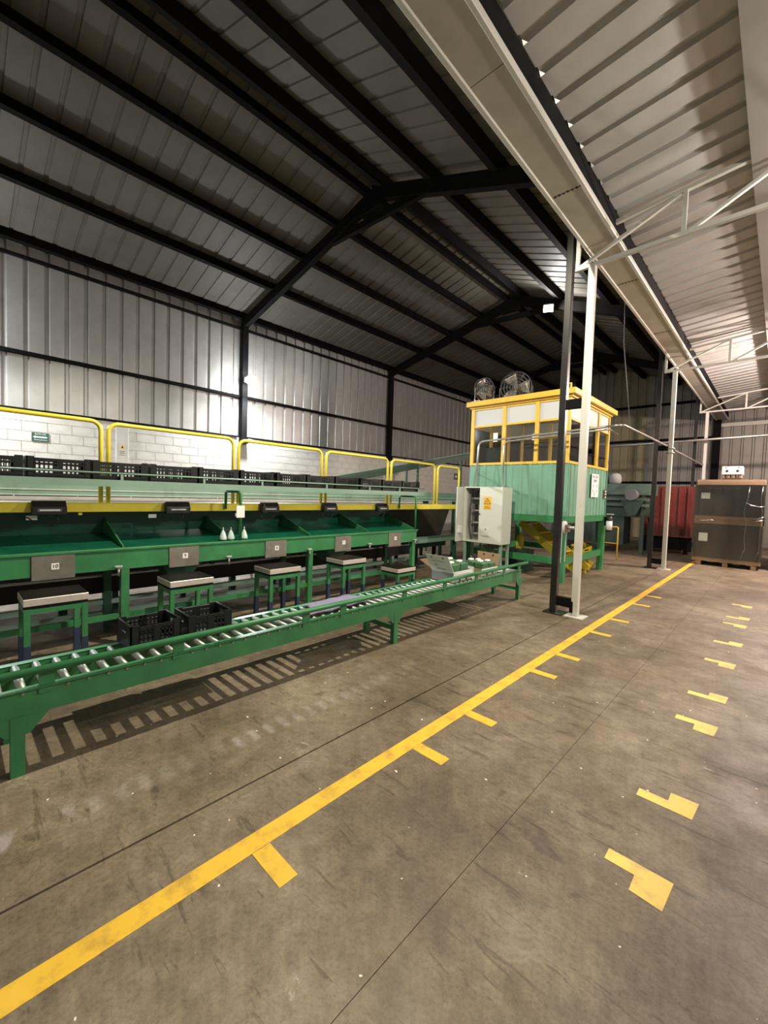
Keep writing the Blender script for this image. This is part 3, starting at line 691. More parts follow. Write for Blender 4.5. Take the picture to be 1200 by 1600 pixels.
CA = carton(-3.25, -2.90, 4.34, 4.76, 0.464, 0.135, 'open printed carton with white lid flap raised, left one on the conveyor', 'white')
lid = MB().prism([(-3.25,4.335,0.600),(-2.90,4.335,0.600),(-2.925,4.235,0.80),(-3.275,4.235,0.80)], (0,-0.006,0.0)).build('lid_flap', 'lid_white', CA)
def on_lid(u, v, off=-0.009): return Vector((-3.25+0.35*u-0.025*v, 4.335-0.10*v+off, 0.600+0.20*v))
for (u, v, du, dv) in ((0.25,0.84,0.025,0.05), (0.75,0.84,0.025,0.05), (0.5,0.62,0.28,0.012), (0.5, 0.12, 0.2, 0.015), (0.35, 0.40, 0.09, 0.012), (0.35, 0.32, 0.07, 0.012)):
    MB().quad(on_lid(u-du,v-dv), on_lid(u+du,v-dv), on_lid(u+du,v+dv), on_lid(u-du,v+dv)).build('lid_print', 'ink' if v > 0.8 else 'grey_plastic', lid)
MB().prism([(-3.255,4.35,0.590),(-3.255,4.76,0.590),(-3.45,4.78,0.69),(-3.45,4.34,0.69)], (0,0,0.006)).build('side_flap', 'cardboard_dark', CA)
CB = carton(-3.20, -2.88, 4.98, 5.40, 0.464, 0.105, 'open carton with brown lid flap standing, right one near conveyor end', 'brown')
MB().prism([(-3.20,5.405,0.57),(-2.88,5.405,0.57),(-2.87,5.45,0.74),(-3.24,5.45,0.75)], (0,0.006,0)).build('lid_flap', 'cardboard', CB, label='plain brown inside of the lid')
for u in (0.28, 0.7):
    MB().lathe((-3.22+0.35*u, 5.438, 0.715), [(0.012,-0.006),(0.012,0.0)], 10, 'y').build('hand_hole', 'ink', CB)
MB().box(-3.19, -3.0, 4.96, 4.972, 0.50, 0.59).build('loose_flap', 'carton_white', CB)
k = 0
PH = {'l':0.24, 'r':0.20}
for (x0, y0, n, where) in ((-3.22,4.37,2,'left carton'), (-3.17,5.01,2,'right carton')):
    for i in range(2):
        for j in range(n):
            px, py = x0+0.15*i, y0+0.19*j
            zt = 0.472; hh = PH[where[0]] + random.uniform(-0.02,0.01)
            pos = {(0,0):'back left',(0,1):'back right',(1,0):'front left',(1,1):'front right'}[(i,j)]
            q = thing('produce_pack', (px+0.07, py+0.08, zt), 'white packet of green produce in the %s, %s one' % (where, pos), 'packet', 'produce packs in the cartons')
            MB().box(px, px+0.13, py, py+0.165, zt+0.001, zt+hh-0.02).build('tray', 'pack_green', q, 0.008)
            MB().box(px+0.02, px+0.08, py+0.03, py+0.11, zt+hh-0.019, zt+hh+0.012).build('wrap', 'carton_white', q, 0.01)
            k += 1

# ------------------------------------------------------------------ control cabinet
X0, X1, YF, YB, Z0, Z1 = -4.60, -3.755, 7.15, 7.50, 0.66, 1.745
cc = thing('control_cabinet', ((X0+X1)/2, 7.3, 0), 'off-white electrical cabinet with left door open and yellow warning sticker', 'cabinet')
t = 0.02
sh = MB().box(X0, X1, YB-t, YB, Z0, Z1).box(X0, X0+t, YF, YB-t, Z0, Z1).box(X1-t, X1, YF, YB-t, Z0, Z1).box(X0+t, X1-t, YF, YB-t, Z0, Z0+t).box(X0+t, X1-t, YF, YB-t, Z1-t, Z1)
sh.build('body', 'enclosure', cc)
XM = -4.24
dr_ = MB().box(XM, X1, YF-0.025, YF-0.001, Z0, Z1).build('door', 'enclosure', cc, 0.003)
fx = lambda px: px
MB().box(-4.145, -3.985, YF-0.0275, YF-0.0255, 1.31, 1.56).build('warning_sticker', 'sign_yellow', dr_)
cx, cz = -4.065, 1.47
for a, b in (((-0.062,-0.05),(0.062,-0.05)), ((0.062,-0.05),(0,0.06)), ((0,0.06),(-0.062,-0.05))):
    MB().bar((cx+a[0],YF-0.0285,cz+a[1]), (cx+b[0],YF-0.0285,cz+b[1]), 0.0016, 0.011).build('triangle_line', 'sign_brown', dr_)
MB().prism([(cx+0.012,YF-0.0282,cz+0.025),(cx-0.014,YF-0.0282,cz-0.008),(cx-0.002,YF-0.0282,cz-0.008),(cx-0.012,YF-0.0282,cz-0.034),(cx+0.014,YF-0.0282,cz+0.0),(cx+0.003,YF-0.0282,cz+0.0)], (0,-0.001,0)).build('lightning_bolt', 'sign_brown', dr_)
text('RIESGO', 0.026, 'sticker_text', 'sign_brown', dr_, (cx,YF-0.0285,1.366), (1,0,0), (0,0,1))
text('ELECTRICO', 0.026, 'sticker_text', 'sign_brown', dr_, (cx,YF-0.0285,1.338), (1,0,0), (0,0,1))
vt = MB().box(-4.16, -4.005, YF-0.036, YF-0.0255, 0.80, 0.955)
for k in range(6): vt.box(-4.15+k*0.025, -4.142+k*0.025, YF-0.041, YF-0.0365, 0.815, 0.915)
vt.build('vent_cover', 'enclosure', dr_)
MB().lathe((-4.08,YF-0.044,0.935), [(0.012,0),(0.012,0.007)], 10, 'y').build('vent_knob', 'ink', dr_)
MB().cyl((XM+0.02,YF-0.045,1.22), (XM+0.02,YF-0.026,1.22), 0.013, 10).build('lock', 'grey_plastic', dr_)
# open left door, seen edge on
h0 = Vector((X0, YF, 0)); e0 = Vector((X0+0.06, YF-0.355, 0)); dn = (e0-h0).normalized()
od = MB().prism([(h0.x-0.012,h0.y-0.004,Z0+0.01),(h0.x+0.012,h0.y-0.004,Z0+0.01),(e0.x+0.012,e0.y,Z0+0.01),(e0.x-0.012,e0.y,Z0+0.01)], (0,0,Z1-Z0-0.02)).build('door', 'enclosure', cc)
MB().box(X0+0.05, X0+0.10, YF-0.28, YF-0.20, 0.84, 0.98).build('door_device', 'enclosure', od)
# inside
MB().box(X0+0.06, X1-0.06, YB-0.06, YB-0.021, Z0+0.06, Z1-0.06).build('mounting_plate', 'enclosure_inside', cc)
for z in (0.80, 1.02, 1.26, 1.50):
    MB().box(X0+0.05, XM+0.05, YB-0.16, YB-0.061, z, z+0.035).build('cable_trunk', 'galvanised', cc)
    for k in range(5): MB().box(X0+0.07+k*0.065, X0+0.125+k*0.065, YB-0.15, YB-0.061, z+0.05, z+0.15).build('breaker', 'black_plastic' if k % 2 else 'grey_plastic', cc)
MB().tube([(X0+0.05,YB-0.2,Z1-0.1),(X0+0.06,YB-0.25,1.3),(X0+0.04,YB-0.22,1.0),(X0+0.09,YB-0.2,Z0+0.04)], 0.02, 8).build('wire_bundle', 'grey_plastic', cc)
for x in (X0+0.03, X1-0.03):
    for y in (YF+0.04, YB-0.04): MB().box(x-0.022, x+0.022, y-0.022, y+0.022, 0, Z0-0.001).build('leg', 'pale_green', cc)
for y in (YF+0.04, YB-0.04): MB().box(X0+0.055, X1-0.055, y-0.015, y+0.015, 0.20, 0.24).build('stretcher', 'pale_green', cc)
for x in (X0+0.03, X1-0.03): MB().box(x-0.015, x+0.015, YF+0.065, YB-0.065, 0.20, 0.24).build('stretcher', 'pale_green', cc)
for k, x in enumerate((-4.3, -4.12, -4.02, -3.9)): MB().cyl((x,7.32,0.02), (x,7.32,Z0-0.001), 0.015, 8).build('cable_riser', 'grey_plastic', cc)

# ------------------------------------------------------------------ control cabin on legs
CX0, CX1, CY0, CY1 = -4.93, -2.84, 7.80, 10.22
cb = thing('control_cabin', ((CX0+CX1)/2, (CY0+CY1)/2, 0), 'raised control cabin, corrugated green below, yellow framed windows above, on green legs', 'cabin')
for x in (CX0+0.06, CX1-0.06):
    for y in (CY0+0.06, CY1-0.06): MB().box(x-0.06, x+0.06, y-0.06, y+0.06, 0, 1.11).build('leg', 'green_paint', cb)
for y in (CY0+0.06, CY1-0.06): MB().box(CX0+0.12, CX1-0.12, y-0.03, y+0.03, 0.33, 0.46).build('lower_beam', 'green_paint', cb)
for x in (CX0+0.06, CX1-0.06): MB().box(x-0.03, x+0.03, CY0+0.12, CY1-0.12, 0.33, 0.46).build('lower_beam', 'green_paint', cb)
MB().box(CX0, CX1, CY0, CY1, 1.112, 1.24).build('floor_frame', 'green_paint', cb)
def corr(name, p, q, z0, z1, nrm, m='cabin_green'):
    p, q, n = Vector(p), Vector(q), Vector(nrm); d = (q-p); Ltot = d.length; d.normalize(); prof = [(0,0)]; a = 0
    while a + 0.2 < Ltot: prof += [(a+0.13,0),(a+0.145,0.014),(a+0.185,0.014),(a+0.2,0)]; a += 0.2
    prof.append((Ltot,0)); k = len(prof); pts = [p + d*a_ - n*0.03 + n*h for a_, h in prof]; inn = [p + d*a_ - n*0.05 for a_, h in prof]
    vs = [(*v.xy, z0) for v in pts] + [(*v.xy, z1) for v in pts] + [(*v.xy, z0) for v in inn] + [(*v.xy, z1) for v in inn]
    fs = [(i,i+1,k+i+1,k+i) for i in range(k-1)] + [(2*k+i,3*k+i,3*k+i+1,2*k+i+1) for i in range(k-1)] + [(k+i,k+i+1,3*k+i+1,3*k+i) for i in range(k-1)]
    o = MB().add(vs, fs).build(name, m, cb); fix_normals(o)
corr('corrugated_panel', (CX0,CY0,0), (CX1,CY0,0), 1.241, 2.22, (0,-1,0))
corr('corrugated_panel', (CX1,CY0+0.06,0), (CX1,CY1,0), 1.241, 2.22, (1,0,0))
corr('corrugated_panel', (CX1,CY1,0), (CX0,CY1,0), 1.241, 2.22, (0,1,0))
corr('corrugated_panel', (CX0,CY1,0), (CX0,CY0+0.06,0), 1.241, 2.22, (-1,0,0))
def mull(x, y, wx=0.06, wy=0.06, z0=2.221, z1=3.42): MB().box(x-wx/2, x+wx/2, y-wy/2, y+wy/2, z0, z1).build('window_post', 'cabin_yellow', cb)
fxs = [CX0+0.04, -4.16, -3.47, CX1-0.05]
fys = [CY0+0.05, 8.62, 9.46, CY1-0.04]
for x in fxs: mull(x, CY0+0.04, 0.075)
for y in fys[1:]: mull(CX1-0.04, y, 0.06, 0.07)
for x in fxs[:-1]: mull(x, CY1-0.04)
for y in fys[1:-1]: mull(CX0+0.04, y)
def seg(a, b, face, z0, z1, name, m, th=0.04, off=0.04):
    if face == 'f': q = (a, b, CY0+off-th/2, CY0+off+th/2)
    if face == 'b': q = (a, b, CY1-off-th/2, CY1-off+th/2)
    if face == 'r': q = (CX1-off-th/2, CX1-off+th/2, a, b)
    if face == 'l': q = (CX0+off-th/2, CX0+off+th/2, a, b)
    return MB().box(*q, z0, z1).build(name, m, cb)
for face, cuts in (('f', fxs), ('b', fxs), ('r', fys), ('l', fys)):
    for a, b in zip(cuts, cuts[1:]):
        a, b = a+0.042, b-0.042
        seg(a, b, face, 2.222, 2.27, 'window_sill', 'cabin_yellow', 0.06)
        seg(a, b, face, 3.02, 3.06, 'window_rail', 'cabin_yellow', 0.05)
        seg(a, b, face, 2.272, 3.018, 'window_pane', 'glass', 0.006)
        seg(a, b, face, 3.062, 3.38, 'top_panel', 'white_paint', 0.012)
        seg(a, b, face, 3.382, 3.42, 'window_rail', 'cabin_yellow', 0.05)
rf = MB().box(CX0-0.07, CX1+0.09, CY0-0.09, CY1+0.12, 3.46, 3.56).build('roof', 'cabin_yellow', cb)
MB().box(CX0-0.02, CX1+0.02, CY0-0.02, CY1+0.02, 3.421, 3.459).build('fascia', 'cabin_yellow', cb)
MB().box(CX0+0.07, CX1-0.07, CY0+0.07, CY1-0.07, 1.245, 1.27).build('cabin_floor', 'wood', cb)
MB().box(CX0+0.09, CX1-0.09, CY0+0.09, CY1-0.09, 3.40, 3.418).build('cabin_ceiling', 'plaster', cb)
MB().box(-4.0, -3.1, 8.9, 8.96, 3.36, 3.398).build('tube_light', 'tube_lamp', cb)
nt_ = MB().box(-4.40, -4.30, CY0+0.029, CY0+0.033, 2.70, 2.88).build('notice', 'label_white', cb, label='white paper taped inside the left window')
MB().box(-3.56, -3.52, CY0+0.029, CY0+0.033, 2.68, 2.80).build('notice', 'label_white', cb, label='white paper taped inside the middle window')
dk = thing('desk', (-3.9, 8.15, 1.27), 'desk inside the cabin behind the front windows', 'desk')
MB().box(-4.75, -3.1, 7.98, 8.5, 2.12, 2.15).build('desk_top', 'wood', dk)
for x in (-4.65, -3.2):
    for y in (8.02, 8.45): MB().box(x-0.025, x+0.025, y-0.025, y+0.025, 1.271, 2.119).build('leg', 'black_steel', dk)
mo = thing('monitor', (-4.48, 8.2, 2.15), 'dark monitor seen from behind in the left cabin window', 'monitor')
MB().box(-4.72, -4.24, 8.10, 8.14, 2.24, 2.62).build('screen_case', 'machine_green', mo, 0.008)
MB().box(-4.51, -4.45, 8.141, 8.17, 2.16, 2.5).build('stand', 'black_plastic', mo)
MB().box(-4.6, -4.36, 8.08, 8.3, 2.151, 2.159).build('foot', 'black_plastic', mo)
kb = thing('telephone', (-3.2, 8.2, 2.15), 'white desk telephone behind the right front cabin window', 'telephone')
MB().prism([(-3.40,8.12,2.151),(-3.18,8.12,2.151),(-3.18,8.30,2.151),(-3.40,8.30,2.151)], (0,0,0.07)).build('base', 'white_paint', kb, 0.015)
MB().tube([(-3.40,8.2,2.25),(-3.37,8.2,2.262),(-3.21,8.2,2.262),(-3.18,8.2,2.25)], 0.02, 8).build('handset', 'white_paint', kb)
# signs on the cabin side
sg = thing('safety_poster', (CX1+0.01, 9.35, 1.9), 'white poster with line drawings on the green cabin side', 'poster')
MB().box(CX1+0.001, CX1+0.006, 9.12, 9.56, 1.62, 2.10).build('board', 'label_white', sg)
text('EN CASO', 0.085, 'heading', 'ink', sg, (CX1+0.007,9.34,2.04), (0,1,0), (0,0,1))
text('SISMO', 0.085, 'heading', 'ink', sg, (CX1+0.007,9.34,1.955), (0,1,0), (0,0,1))
for (y, z) in ((9.22,1.85),(9.44,1.85),(9.22,1.74),(9.44,1.74),(9.30,1.67)):
    f = MB().lathe((CX1+0.0065,y,z+0.03), [(0.014,0),(0.014,0.001)], 10, 'x')
    f.bar((CX1+0.007,y,z+0.015),(CX1+0.007,y-0.01,z-0.02),0.001,0.014,(0,1,0)).bar((CX1+0.007,y,z+0.01),(CX1+0.007,y+0.05,z+0.0),0.001,0.008).bar((CX1+0.007,y-0.01,z-0.02),(CX1+0.007,y+0.03,z-0.035),0.001,0.01)
    f.build('figure_drawing', 'ink', sg)
s2 = thing('extinguisher_sign', (CX1+0.03, 10.05, 1.75), 'small red and white sign at the far corner of cabin side', 'sign')
MB().box(CX1+0.002, CX1+0.008, 9.99, 10.12, 1.60, 1.80).build('board', 'red_paint', s2)
for z in (1.63, 1.70, 1.76): MB().box(CX1+0.0085, CX1+0.01, 10.02, 10.10, z-0.012, z+0.012).build('white_stripe', 'label_white', s2)
ex = thing('fire_extinguisher', (-2.74, 10.15, 0.87), 'dark fire extinguisher with white label hung at the cabin corner', 'extinguisher')
ey = 10.12
MB().lathe((-2.74,ey,0.87), [(0.055,0),(0.062,0.01),(0.062,0.30),(0.045,0.335),(0.02,0.35),(0.02,0.37)], 16).build('cylinder', 'black_plastic', ex)
MB().lathe((-2.74,ey,0.91), [(0.0635,0),(0.0635,0.2)], 16).build('label', 'label_white', ex)
MB().box(-2.80, -2.66, ey-0.015, ey+0.015, 1.245, 1.27).build('handle', 'white_paint', ex)
MB().box(-2.84, -2.80, ey-0.02, ey+0.02, 1.0, 1.2).build('hanger', 'black_steel', ex)
# fans on the roof
def fan(x, y, rz, R, lab):
    f = thing('drum_fan', (0,0,0), lab, 'fan', 'fans on the cabin roof'); b = MB(); n = 40
    for rr in (R, R*0.8, R*0.6, R*0.4, R*0.22):
        for dd in (-0.06, 0.06): b.tube([(rr*math.cos(2*math.pi*i/n), dd*(1 if rr < R*.95 else .8), R+0.06+rr*math.sin(2*math.pi*i/n)) for i in range(n+1)], 0.006, 6)
    for i in range(12):
        q = 2*math.pi*i/12
        for dd in (-0.06, 0.06): b.cyl((R*.2*math.cos(q),dd,R+0.06+R*.2*math.sin(q)), (R*math.cos(q),dd*.8,R+0.06+R*math.sin(q)), 0.004, 5)
    b.build('guard', 'grey_plastic', f)
    for i in range(3):
        q = 2*math.pi*i/3; bl = []
        for (r_, w_, tw) in ((0.06,0.05,0.03),(R*.5,0.11,0.02),(R*.85,0.13,0.01)):
            a, c_ = math.cos(q), math.sin(q); bl.append(((r_*a-w_*c_, -tw, R+0.06+r_*c_+w_*a), (r_*a+w_*c_, tw, R+0.06+r_*c_-w_*a)))
        m_ = MB()
        for (p0,p1),(p2,p3) in zip(bl, bl[1:]): m_.prism([p0,p1,p3,p2], (0,0.004,0))
        m_.build('blade', 'stainless', f)
    MB().lathe((0,-0.05,R+0.06), [(0.05,0),(0.06,0.02),(0.06,0.13),(0.04,0.16)], 14, 'y').build('motor', 'grey_plastic', f)
    s = MB()
    for sx in (-1, 1): s.tube([(sx*(R+0.02),0,R+0.06),(sx*(R+0.02),0,0.03),(sx*(R+0.02),-0.15,0.012)], 0.012, 8).tube([(sx*(R+0.02),0,0.03),(sx*(R+0.02),0.15,0.012)], 0.012, 8)
    s.build('stand', 'galvanised', f)
    f.location = (x,y,3.562); f.rotation_euler = (0,0,rz); return f
fan(-4.28, 8.5, 0.35, 0.32, 'larger round caged fan on the yellow cabin roof')
fan(-4.76, 8.02, 1.25, 0.24, 'smaller caged fan turned sideways at the left roof corner')
lg = thing('lifting_lug', (-2.92, 7.85, 3.56), 'small yellow lifting lug on the front right corner of cabin roof', 'lug')
MB().box(-2.97, -2.95, 7.83, 7.87, 3.561, 3.66).box(-2.89, -2.87, 7.83, 7.87, 3.561, 3.66).box(-2.97, -2.87, 7.83, 7.87, 3.6601, 3.68).build('lug', 'cabin_yellow', lg)
# hand chain wheel on the cabin leg
hw = thing('chain_wheel', (-2.86, 7.64, 1.055), 'white hand chain wheel with bead chain on the green cabin leg', 'wheel')
MB().lathe((-2.80,7.64,1.055), [(0.05,-0.03),(0.11,-0.025),(0.115,-0.012),(0.095,0),(0.115,0.012),(0.11,0.025),(0.05,0.03)], 20, 'x').build('wheel', 'white_paint', hw)
MB().cyl((-2.77,7.64,1.055), (-2.62,7.64,1.055), 0.03, 12).build('shaft', 'galvanised', hw)
MB().box(-2.765, -2.74, 7.60, 7.78, 0.97, 1.10).box(-2.85, -2.7651, 7.765, 7.80, 0.99, 1.08).build('bracket', 'cardboard_dark', hw)
ch = MB(); z = 1.03
while z > 0.42:
    ch.lathe((-2.80,7.535,z), [(0.004,-0.012),(0.012,-0.007),(0.012,0.007),(0.004,0.012)], 8).lathe((-2.80,7.735,z), [(0.004,-0.012),(0.010,-0.007),(0.010,0.007),(0.004,0.012)], 8); z -= 0.026
ch.build('bead_chain', 'white_paint', hw, kind='stuff')
# stair under the cabin
sr_ = thing('steel_stair', (-3.5, 9.0, 0), 'yellow edged steel stair slanting down under the cabin', 'stair')
for y in (8.75, 9.35):
    MB().bar((-4.15,y,1.02), (-2.9,y,0.10), 0.03, 0.16).build('stringer', 'yellow_plastic', sr_)
for k in range(5):
    u = (k+0.3)/5; MB().box(-4.15+1.25*u-0.11, -4.15+1.25*u+0.11, 8.77, 9.33, 1.05-0.92*u, 1.075-0.92*u).build('tread', 'cabin_yellow', sr_)
MB().tube([(-3.05,9.40,0.30),(-3.05,9.40,0.98),(-3.10,9.40,1.02),(-3.4,9.40,1.08)], 0.018, 8).build('handrail', 'cabin_yellow', sr_)
for x in (-2.95,): MB().box(x-0.02, x+0.02, 8.74, 8.78, 0, 0.13).box(x-0.02, x+0.02, 9.32, 9.36, 0, 0.13).build('foot', 'yellow_plastic', sr_)
ye = thing('yellow_drum', (-4.0, 8.5, 0), 'small yellow container on the shelf under the cabin, left of the stair', 'container')
MB().lathe((-4.05,8.55,0.46), [(0.07,0.0),(0.08,0.02),(0.08,0.24),(0.05,0.30),(0.03,0.31),(0.03,0.35)], 14).build('body', 'yellow_plastic', ye)
MB().box(-4.3, -3.8, 8.4, 8.7, 0.0, 0.459).build('block_stand', 'machine_green', ye)
yc = make_crate(0.36, 0.30, 0.2, 'yellow_crate', 'yellow_plastic', 7); yc['group'] = 'yellow crates by the cabin leg'; yc['label'] = 'tipped yellow plastic crate beside the far right cabin leg'
yc.location = (-3.15, 9.75, 0.085); yc.rotation_euler = (0.0,0.5,0.5)
yc2 = copy_thing(yc, (-3.25, 10.04, 0.33), 0, 'yellow crate lying on top of the tipped crate by cabin leg', (0.2,-0.3,0.9))
for x, y in ((-3.05,9.5), (-3.18,9.45)):
    pass
# conduits
cd_ = thing('conduit', (-3.2, 7.5, 2.7), 'galvanised conduit rising from the cabinet and crossing to the columns', 'pipe')
def bend(p, c, q, r=0.12, n=5):
    p, c, q = Vector(p), Vector(c), Vector(q); a = c+(p-c).normalized()*r; b = c+(q-c).normalized()*r
    return [a.lerp(c,t_).lerp(c.lerp(b,t_),t_) for t_ in [i/n for i in range(n+1)]]
MB().tube([(-4.50,7.38,1.746)] + bend((-4.50,7.38,1.75),(-4.56,7.55,2.68),(-1.9,7.55,2.79)) + bend((-4.56,7.55,2.68),(-1.92,7.55,2.79),(-1.97,11.3,2.86)) + [(-1.98,11.44,2.86)], 0.020, 10).build('pipe', 'galvanised', cd_)
MB().tube([(-3.90,7.38,1.746)] + bend((-3.90,7.38,1.75),(-3.98,7.51,2.64),(-1.9,7.5,2.74)) + bend((-3.98,7.51,2.64),(-2.1,7.51,2.73),(-2.1,7.9,2.70)) + [(-2.1,7.95,2.70)], 0.017, 10).build('pipe', 'galvanised', cd_)
MB().tube([(-1.88,11.60,2.82),(-1.88,11.75,2.79),(-1.88,11.95,2.78),(-1.90,14.0,2.80),(-1.93,17.1,2.82)], 0.022, 8).build('pipe', 'galvanised', cd_)
for z in (2.70, 2.80): MB().tube([(-1.91+0.075*math.cos(2*math.pi*i/16), 11.5+0.075*math.sin(2*math.pi*i/16), z) for i in range(17)], 0.012, 6).build('strap', 'galvanised', cd_)
fp = thing('overhead_pipe', (-2.5, 16.6, 3.8), 'long horizontal grey pipe crossing in front of the far wall', 'pipe')
MB().tube([(-7.0,16.9,3.52),(-3.0,16.9,3.60),(2.5,16.9,3.74)], 0.04, 10).build('pipe', 'galvanised', fp)
MB().tube([(-7.0,16.9,3.66),(-4.0,16.9,3.72),(-3.5,16.9,3.72)], 0.03, 8).build('pipe', 'black_steel', fp)
wi = thing('hanging_wire', (-2.2, 8.6, 4.0), 'thin cable hanging from the dark roof down to the conduit', 'cable')
MB().tube([(-2.28,8.6,6.03),(-2.2,8.4,4.4),(-1.95,8.1,2.83)], 0.007, 6).build('cable', 'grey_plastic', wi)

# ------------------------------------------------------------------ wrapped pallets, red bin, far machinery
def wrapped(px, py, lab, labels=True):
    p = thing('wrapped_pallet', (px, py+0.55, 0), lab, 'pallet')
    w, d = 1.32, 1.1; x0, x1 = px-w/2, px+w/2; y0, y1 = py, py+d
    for k in range(5): MB().box(x0+0.06+k*0.25, x0+0.20+k*0.25, y0+0.04, y1-0.04, 0.095, 0.115).build('deck_board', 'wood', p)
    for x in (x0+0.13, px, x1-0.13): MB().box(x-0.05, x+0.05, y0+0.04, y1-0.04, 0.0, 0.094).build('pallet_bearer', 'wood', p)
    MB().box(x0, x1, y0, y1, 0.116, 0.20).build('cardboard_tray', 'cardboard', p)
    for z0, z1 in ((0.201,1.06), (1.261,2.04)):
        b = MB().box(x0+0.03, x1-0.03, y0+0.03, y1-0.03, z0, z1).build('bulk_bin', 'bin_dark', p)
        rb = MB()
        for k in range(6): rb.box(x0+0.16+k*0.19, x0+0.19+k*0.19, y0+0.018, y0+0.0295, z0+0.02, z1-0.02)
        rb.build('bin_rib', 'bin_dark', b)
        for xx in (x0+0.0, x1-0.075): MB().box(xx, xx+0.075, y0, y0+0.0295, z0, z1).build('corner_board', 'bin_dark', b)
        if labels: MB().box(x0+0.11, x0+0.29, y0+0.012, y0+0.016, z0+(z1-z0)*0.55 - (0.06 if z0 < 1 else 0.0), z0+(z1-z0)*0.55+0.15).build('paper_label', 'label_white', b)
    MB().box(x0+0.01, x1-0.01, y0+0.005, y1-0.01, 1.061, 1.155).build('cardboard_lid', 'cardboard', p)
    MB().box(x0+0.01, x1-0.01, y0+0.005, y1-0.01, 1.16, 1.26).build('cardboard_tray', 'cardboard', p)
    MB().box(x0+0.02, x1-0.02, y0+0.01, y1-0.01, 2.041, 2.17).build('cardboard_lid', 'cardboard', p)
    f = MB(); r_ = random.Random(3); n = 26; zz = [0.15,0.4,0.62,0.85,1.05,1.12,1.2,1.3,1.55,1.8,2.02,2.12]
    pts = []
    for z in zz:
        for i in range(n): pts.append((x0-0.01+(w+0.02)*i/(n-1), y0-0.012-r_.uniform(0,0.012), z))
    f.add(pts, [(a*n+i, a*n+i+1, (a+1)*n+i+1, (a+1)*n+i) for a in range(len(zz)-1) for i in range(n-1)], True)
    for xx in (x0-0.012, x1+0.012): f.quad((xx,y0-0.012,0.15),(xx,y1,0.15),(xx,y1,2.12),(xx,y0-0.012,2.12))
    f.build('stretch_film', 'film', p)
    g = MB()  # film creases, made whitish to stand in for the wrap's highlights
    g.tube([(x1-0.35,y0-0.025,1.62),(x1-0.22,y0-0.03,1.55),(x1-0.10,y0-0.028,1.52),(x1-0.0,y0-0.028,1.53)], 0.012, 6)
    g.tube([(x1-0.20,y0-0.03,1.20),(x1-0.06,y0-0.04,1.26),(x1+0.0,y0-0.04,1.28)], 0.016, 6)
    g.tube([(x1-0.22,y0-0.03,1.14),(x1-0.1,y0-0.04,1.19),(x1+0.0,y0-0.04,1.20)], 0.016, 6)
    g.tube([(x0+0.05,y0-0.026,1.18),(x0+0.15,y0-0.03,1.13),(x0+0.3,y0-0.03,1.16),(x0+0.42,y0-0.026,1.15)], 0.010, 6)
    for xx in (x1-0.08, x1-0.33): g.tube([(xx+r_.uniform(-.05,.05),y0-0.03,zz_) for zz_ in (0.25,0.5,0.8,1.1,1.4,1.7,2.0)], 0.005, 5)
    g.build('film_fold_glint', 'film_fold_glint', p)
    return p
wrapped(-0.94, 13.25, 'two dark bulk bins stacked on a wooden pallet, wrapped in clear film')
wrapped(0.52, 13.6, 'wrapped pallet stack cut off by the right edge', False)
wb = thing('vented_carton', (-0.95, 13.5, 2.17), 'white carton with dark vent holes on top of the wrapped bins', 'carton')
MB().box(-1.12, -0.72, 13.35, 13.75, 2.301, 2.50).build('box', 'carton_white', wb, 0.006)
for x in (-1.02, -0.82): MB().lathe((x,13.349,2.385), [(0.03,-0.001),(0.03,0.0)], 12, 'y').build('vent_hole', 'ink', wb)
for x in (-1.04, -0.80): MB().lathe((x,13.349,2.47), [(0.015,-0.001),(0.015,0.0)], 10, 'y').build('vent_hole', 'ink', wb)
tb_ = thing('open_tray', (-0.95, 13.5, 2.17), 'dark open tray under the white carton on the wrapped bins', 'tray')
MB().box(-1.10, -0.74, 13.36, 13.74, 2.172, 2.22).build('base', 'bin_dark', tb_)
for x in (-1.08, -0.98, -0.88, -0.76): MB().box(x-0.02, x+0.02, 13.37, 13.73, 2.2201, 2.30).build('divider', 'cardboard', tb_)
rd = thing('red_bin', (-2.5, 15.7, 0), 'tall red steel bin behind the columns, left of the wrapped bins', 'bin')
MB().box(-3.2, -1.95, 15.4, 16.4, 0.50, 2.07).build('body', 'red_paint', rd)
for k in range(6): MB().box(-3.15+k*0.22, -3.09+k*0.22, 15.36, 15.399, 0.52, 2.05).build('rib', 'red_paint', rd)
for x in (-3.1, -2.05):
    for y in (15.5, 16.3): MB().box(x-0.05, x+0.05, y-0.05, y+0.05, 0, 0.499).build('leg', 'black_steel', rd)
MB().box(-3.0, -2.15, 15.45, 16.35, 0.10, 0.45).build('pallet_base', 'black_steel', rd)
gm = thing('grading_machine', (-3.9, 14.4, 0), 'dark green grading machine in shadow beyond the cabin', 'machine')
MB().box(-5.6, -2.75, 13.9, 15.0, 1.75, 2.08).build('hood', 'incline_green', gm)
for z in (1.62, 1.45): MB().box(-5.6, -2.75, 13.85, 13.95, z-0.04, z+0.04).build('side_rail', 'incline_green', gm)
MB().box(-5.5, -2.85, 14.0, 14.9, 1.10, 1.749).build('body', 'machine_green', gm)
MB().box(-5.5, -3.4, 14.05, 14.85, 0.25, 1.099).build('base_panel', 'machine_green', gm)
for x in (-5.45, -4.2, -2.9):
    for y in (13.97, 14.93): MB().box(x-0.05, x+0.05, y-0.05, y+0.05, 0, 1.74).build('leg', 'machine_green', gm)
MB().cyl((-3.15,13.6,1.75), (-3.15,13.84,1.75), 0.16, 16).build('motor', 'grey_plastic', gm)
MB().prism([(-3.45,13.75,1.6),(-2.85,13.75,1.6),(-3.05,13.75,1.15),(-3.25,13.75,1.15)], (0,0.08,0)).build('chute', 'machine_green', gm)
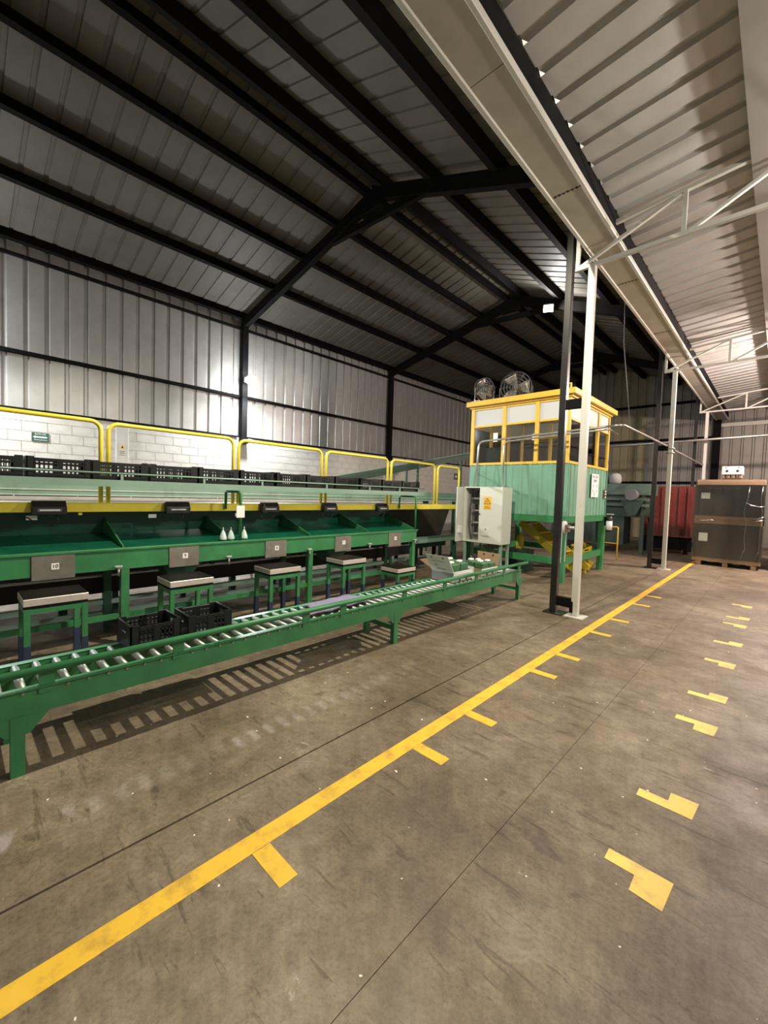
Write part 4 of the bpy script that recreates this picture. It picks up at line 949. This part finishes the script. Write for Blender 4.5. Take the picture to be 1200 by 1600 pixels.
bg = thing('white_sacks', (-4.0, 14.3, 2.08), 'pale sacks lying on top of the far green machine', 'sack')
MB().lathe((-4.1,14.3,2.10), [(0.10,-0.02),(0.17,0.03),(0.18,0.15),(0.12,0.25),(0.05,0.28)], 14).lathe((-3.75,14.25,2.10), [(0.10,-0.02),(0.17,0.03),(0.17,0.2),(0.14,0.27),(0.08,0.31)], 14).build('sack', 'sack', bg)
yf = thing('yellow_barrier', (-3.2, 12.0, 0), 'small yellow tube frame standing beyond the fire extinguisher', 'barrier')
MB().tube([(-3.35,12,0.0),(-3.35,12,0.86),(-3.33,12,0.88),(-3.05,12,0.88),(-3.03,12,0.86),(-3.03,12,0.0)], 0.018, 8).build('frame', 'cabin_yellow', yf)
MB().tube([(-3.33,12,0.45),(-3.05,12,0.45)], 0.014, 8).build('cross_bar', 'cabin_yellow', yf)

# ------------------------------------------------------------------ signs on the left wall
es = thing('exit_sign', (-10.79, 1.29, 2.46), 'small dark green sign with white arrow on the white block wall', 'sign')
MB().box(-10.799, -10.79, 1.15, 1.42, 2.375, 2.55).build('board', 'sign_green', es)
text('RUTA DE', 0.042, 'sign_text', 'label_white', es, (-10.789,1.285,2.518), (0,1,0), (0,0,1))
MB().prism([(-10.7898,1.17,2.462),(-10.7898,1.21,2.490),(-10.7898,1.21,2.476),(-10.7898,1.39,2.476),(-10.7898,1.39,2.448),(-10.7898,1.21,2.448),(-10.7898,1.21,2.434)], (0.001,0,0)).build('arrow', 'label_white', es)
text('EVACUACION', 0.032, 'sign_text', 'label_white', es, (-10.789,1.29,2.405), (0,1,0), (0,0,1))
wsg = thing('warning_sign', (-10.755, 2.71, 2.38), 'small faded triangular warning sign on the pale wall pilaster', 'sign')
MB().box(-10.7595, -10.755, 2.65, 2.77, 2.24, 2.51).build('board', 'plaster', wsg)
MB().prism([(-10.7548,2.66,2.37),(-10.7548,2.76,2.37),(-10.7548,2.71,2.49)], (0.001,0,0)).build('triangle', 'sign_yellow', wsg)
MB().prism([(-10.7536,2.685,2.385),(-10.7536,2.735,2.385),(-10.7536,2.71,2.45)], (0.001,0,0)).build('triangle_inner', 'ink', wsg)
MB().box(-10.7548, -10.7538, 2.665, 2.755, 2.27, 2.285).box(-10.7548, -10.7538, 2.665, 2.755, 2.31, 2.325).build('text_line', 'sign_brown', wsg)
ssg = thing('square_sign', (-10.79, 16.0, 2.43), 'small square sign on the far block wall left of the cabin', 'sign')
MB().box(-10.799, -10.79, 15.85, 16.15, 2.30, 2.58).build('board', 'grey_plastic', ssg)
MB().box(-10.7898, -10.788, 15.93, 16.07, 2.38, 2.50).build('white_square', 'label_white', ssg)
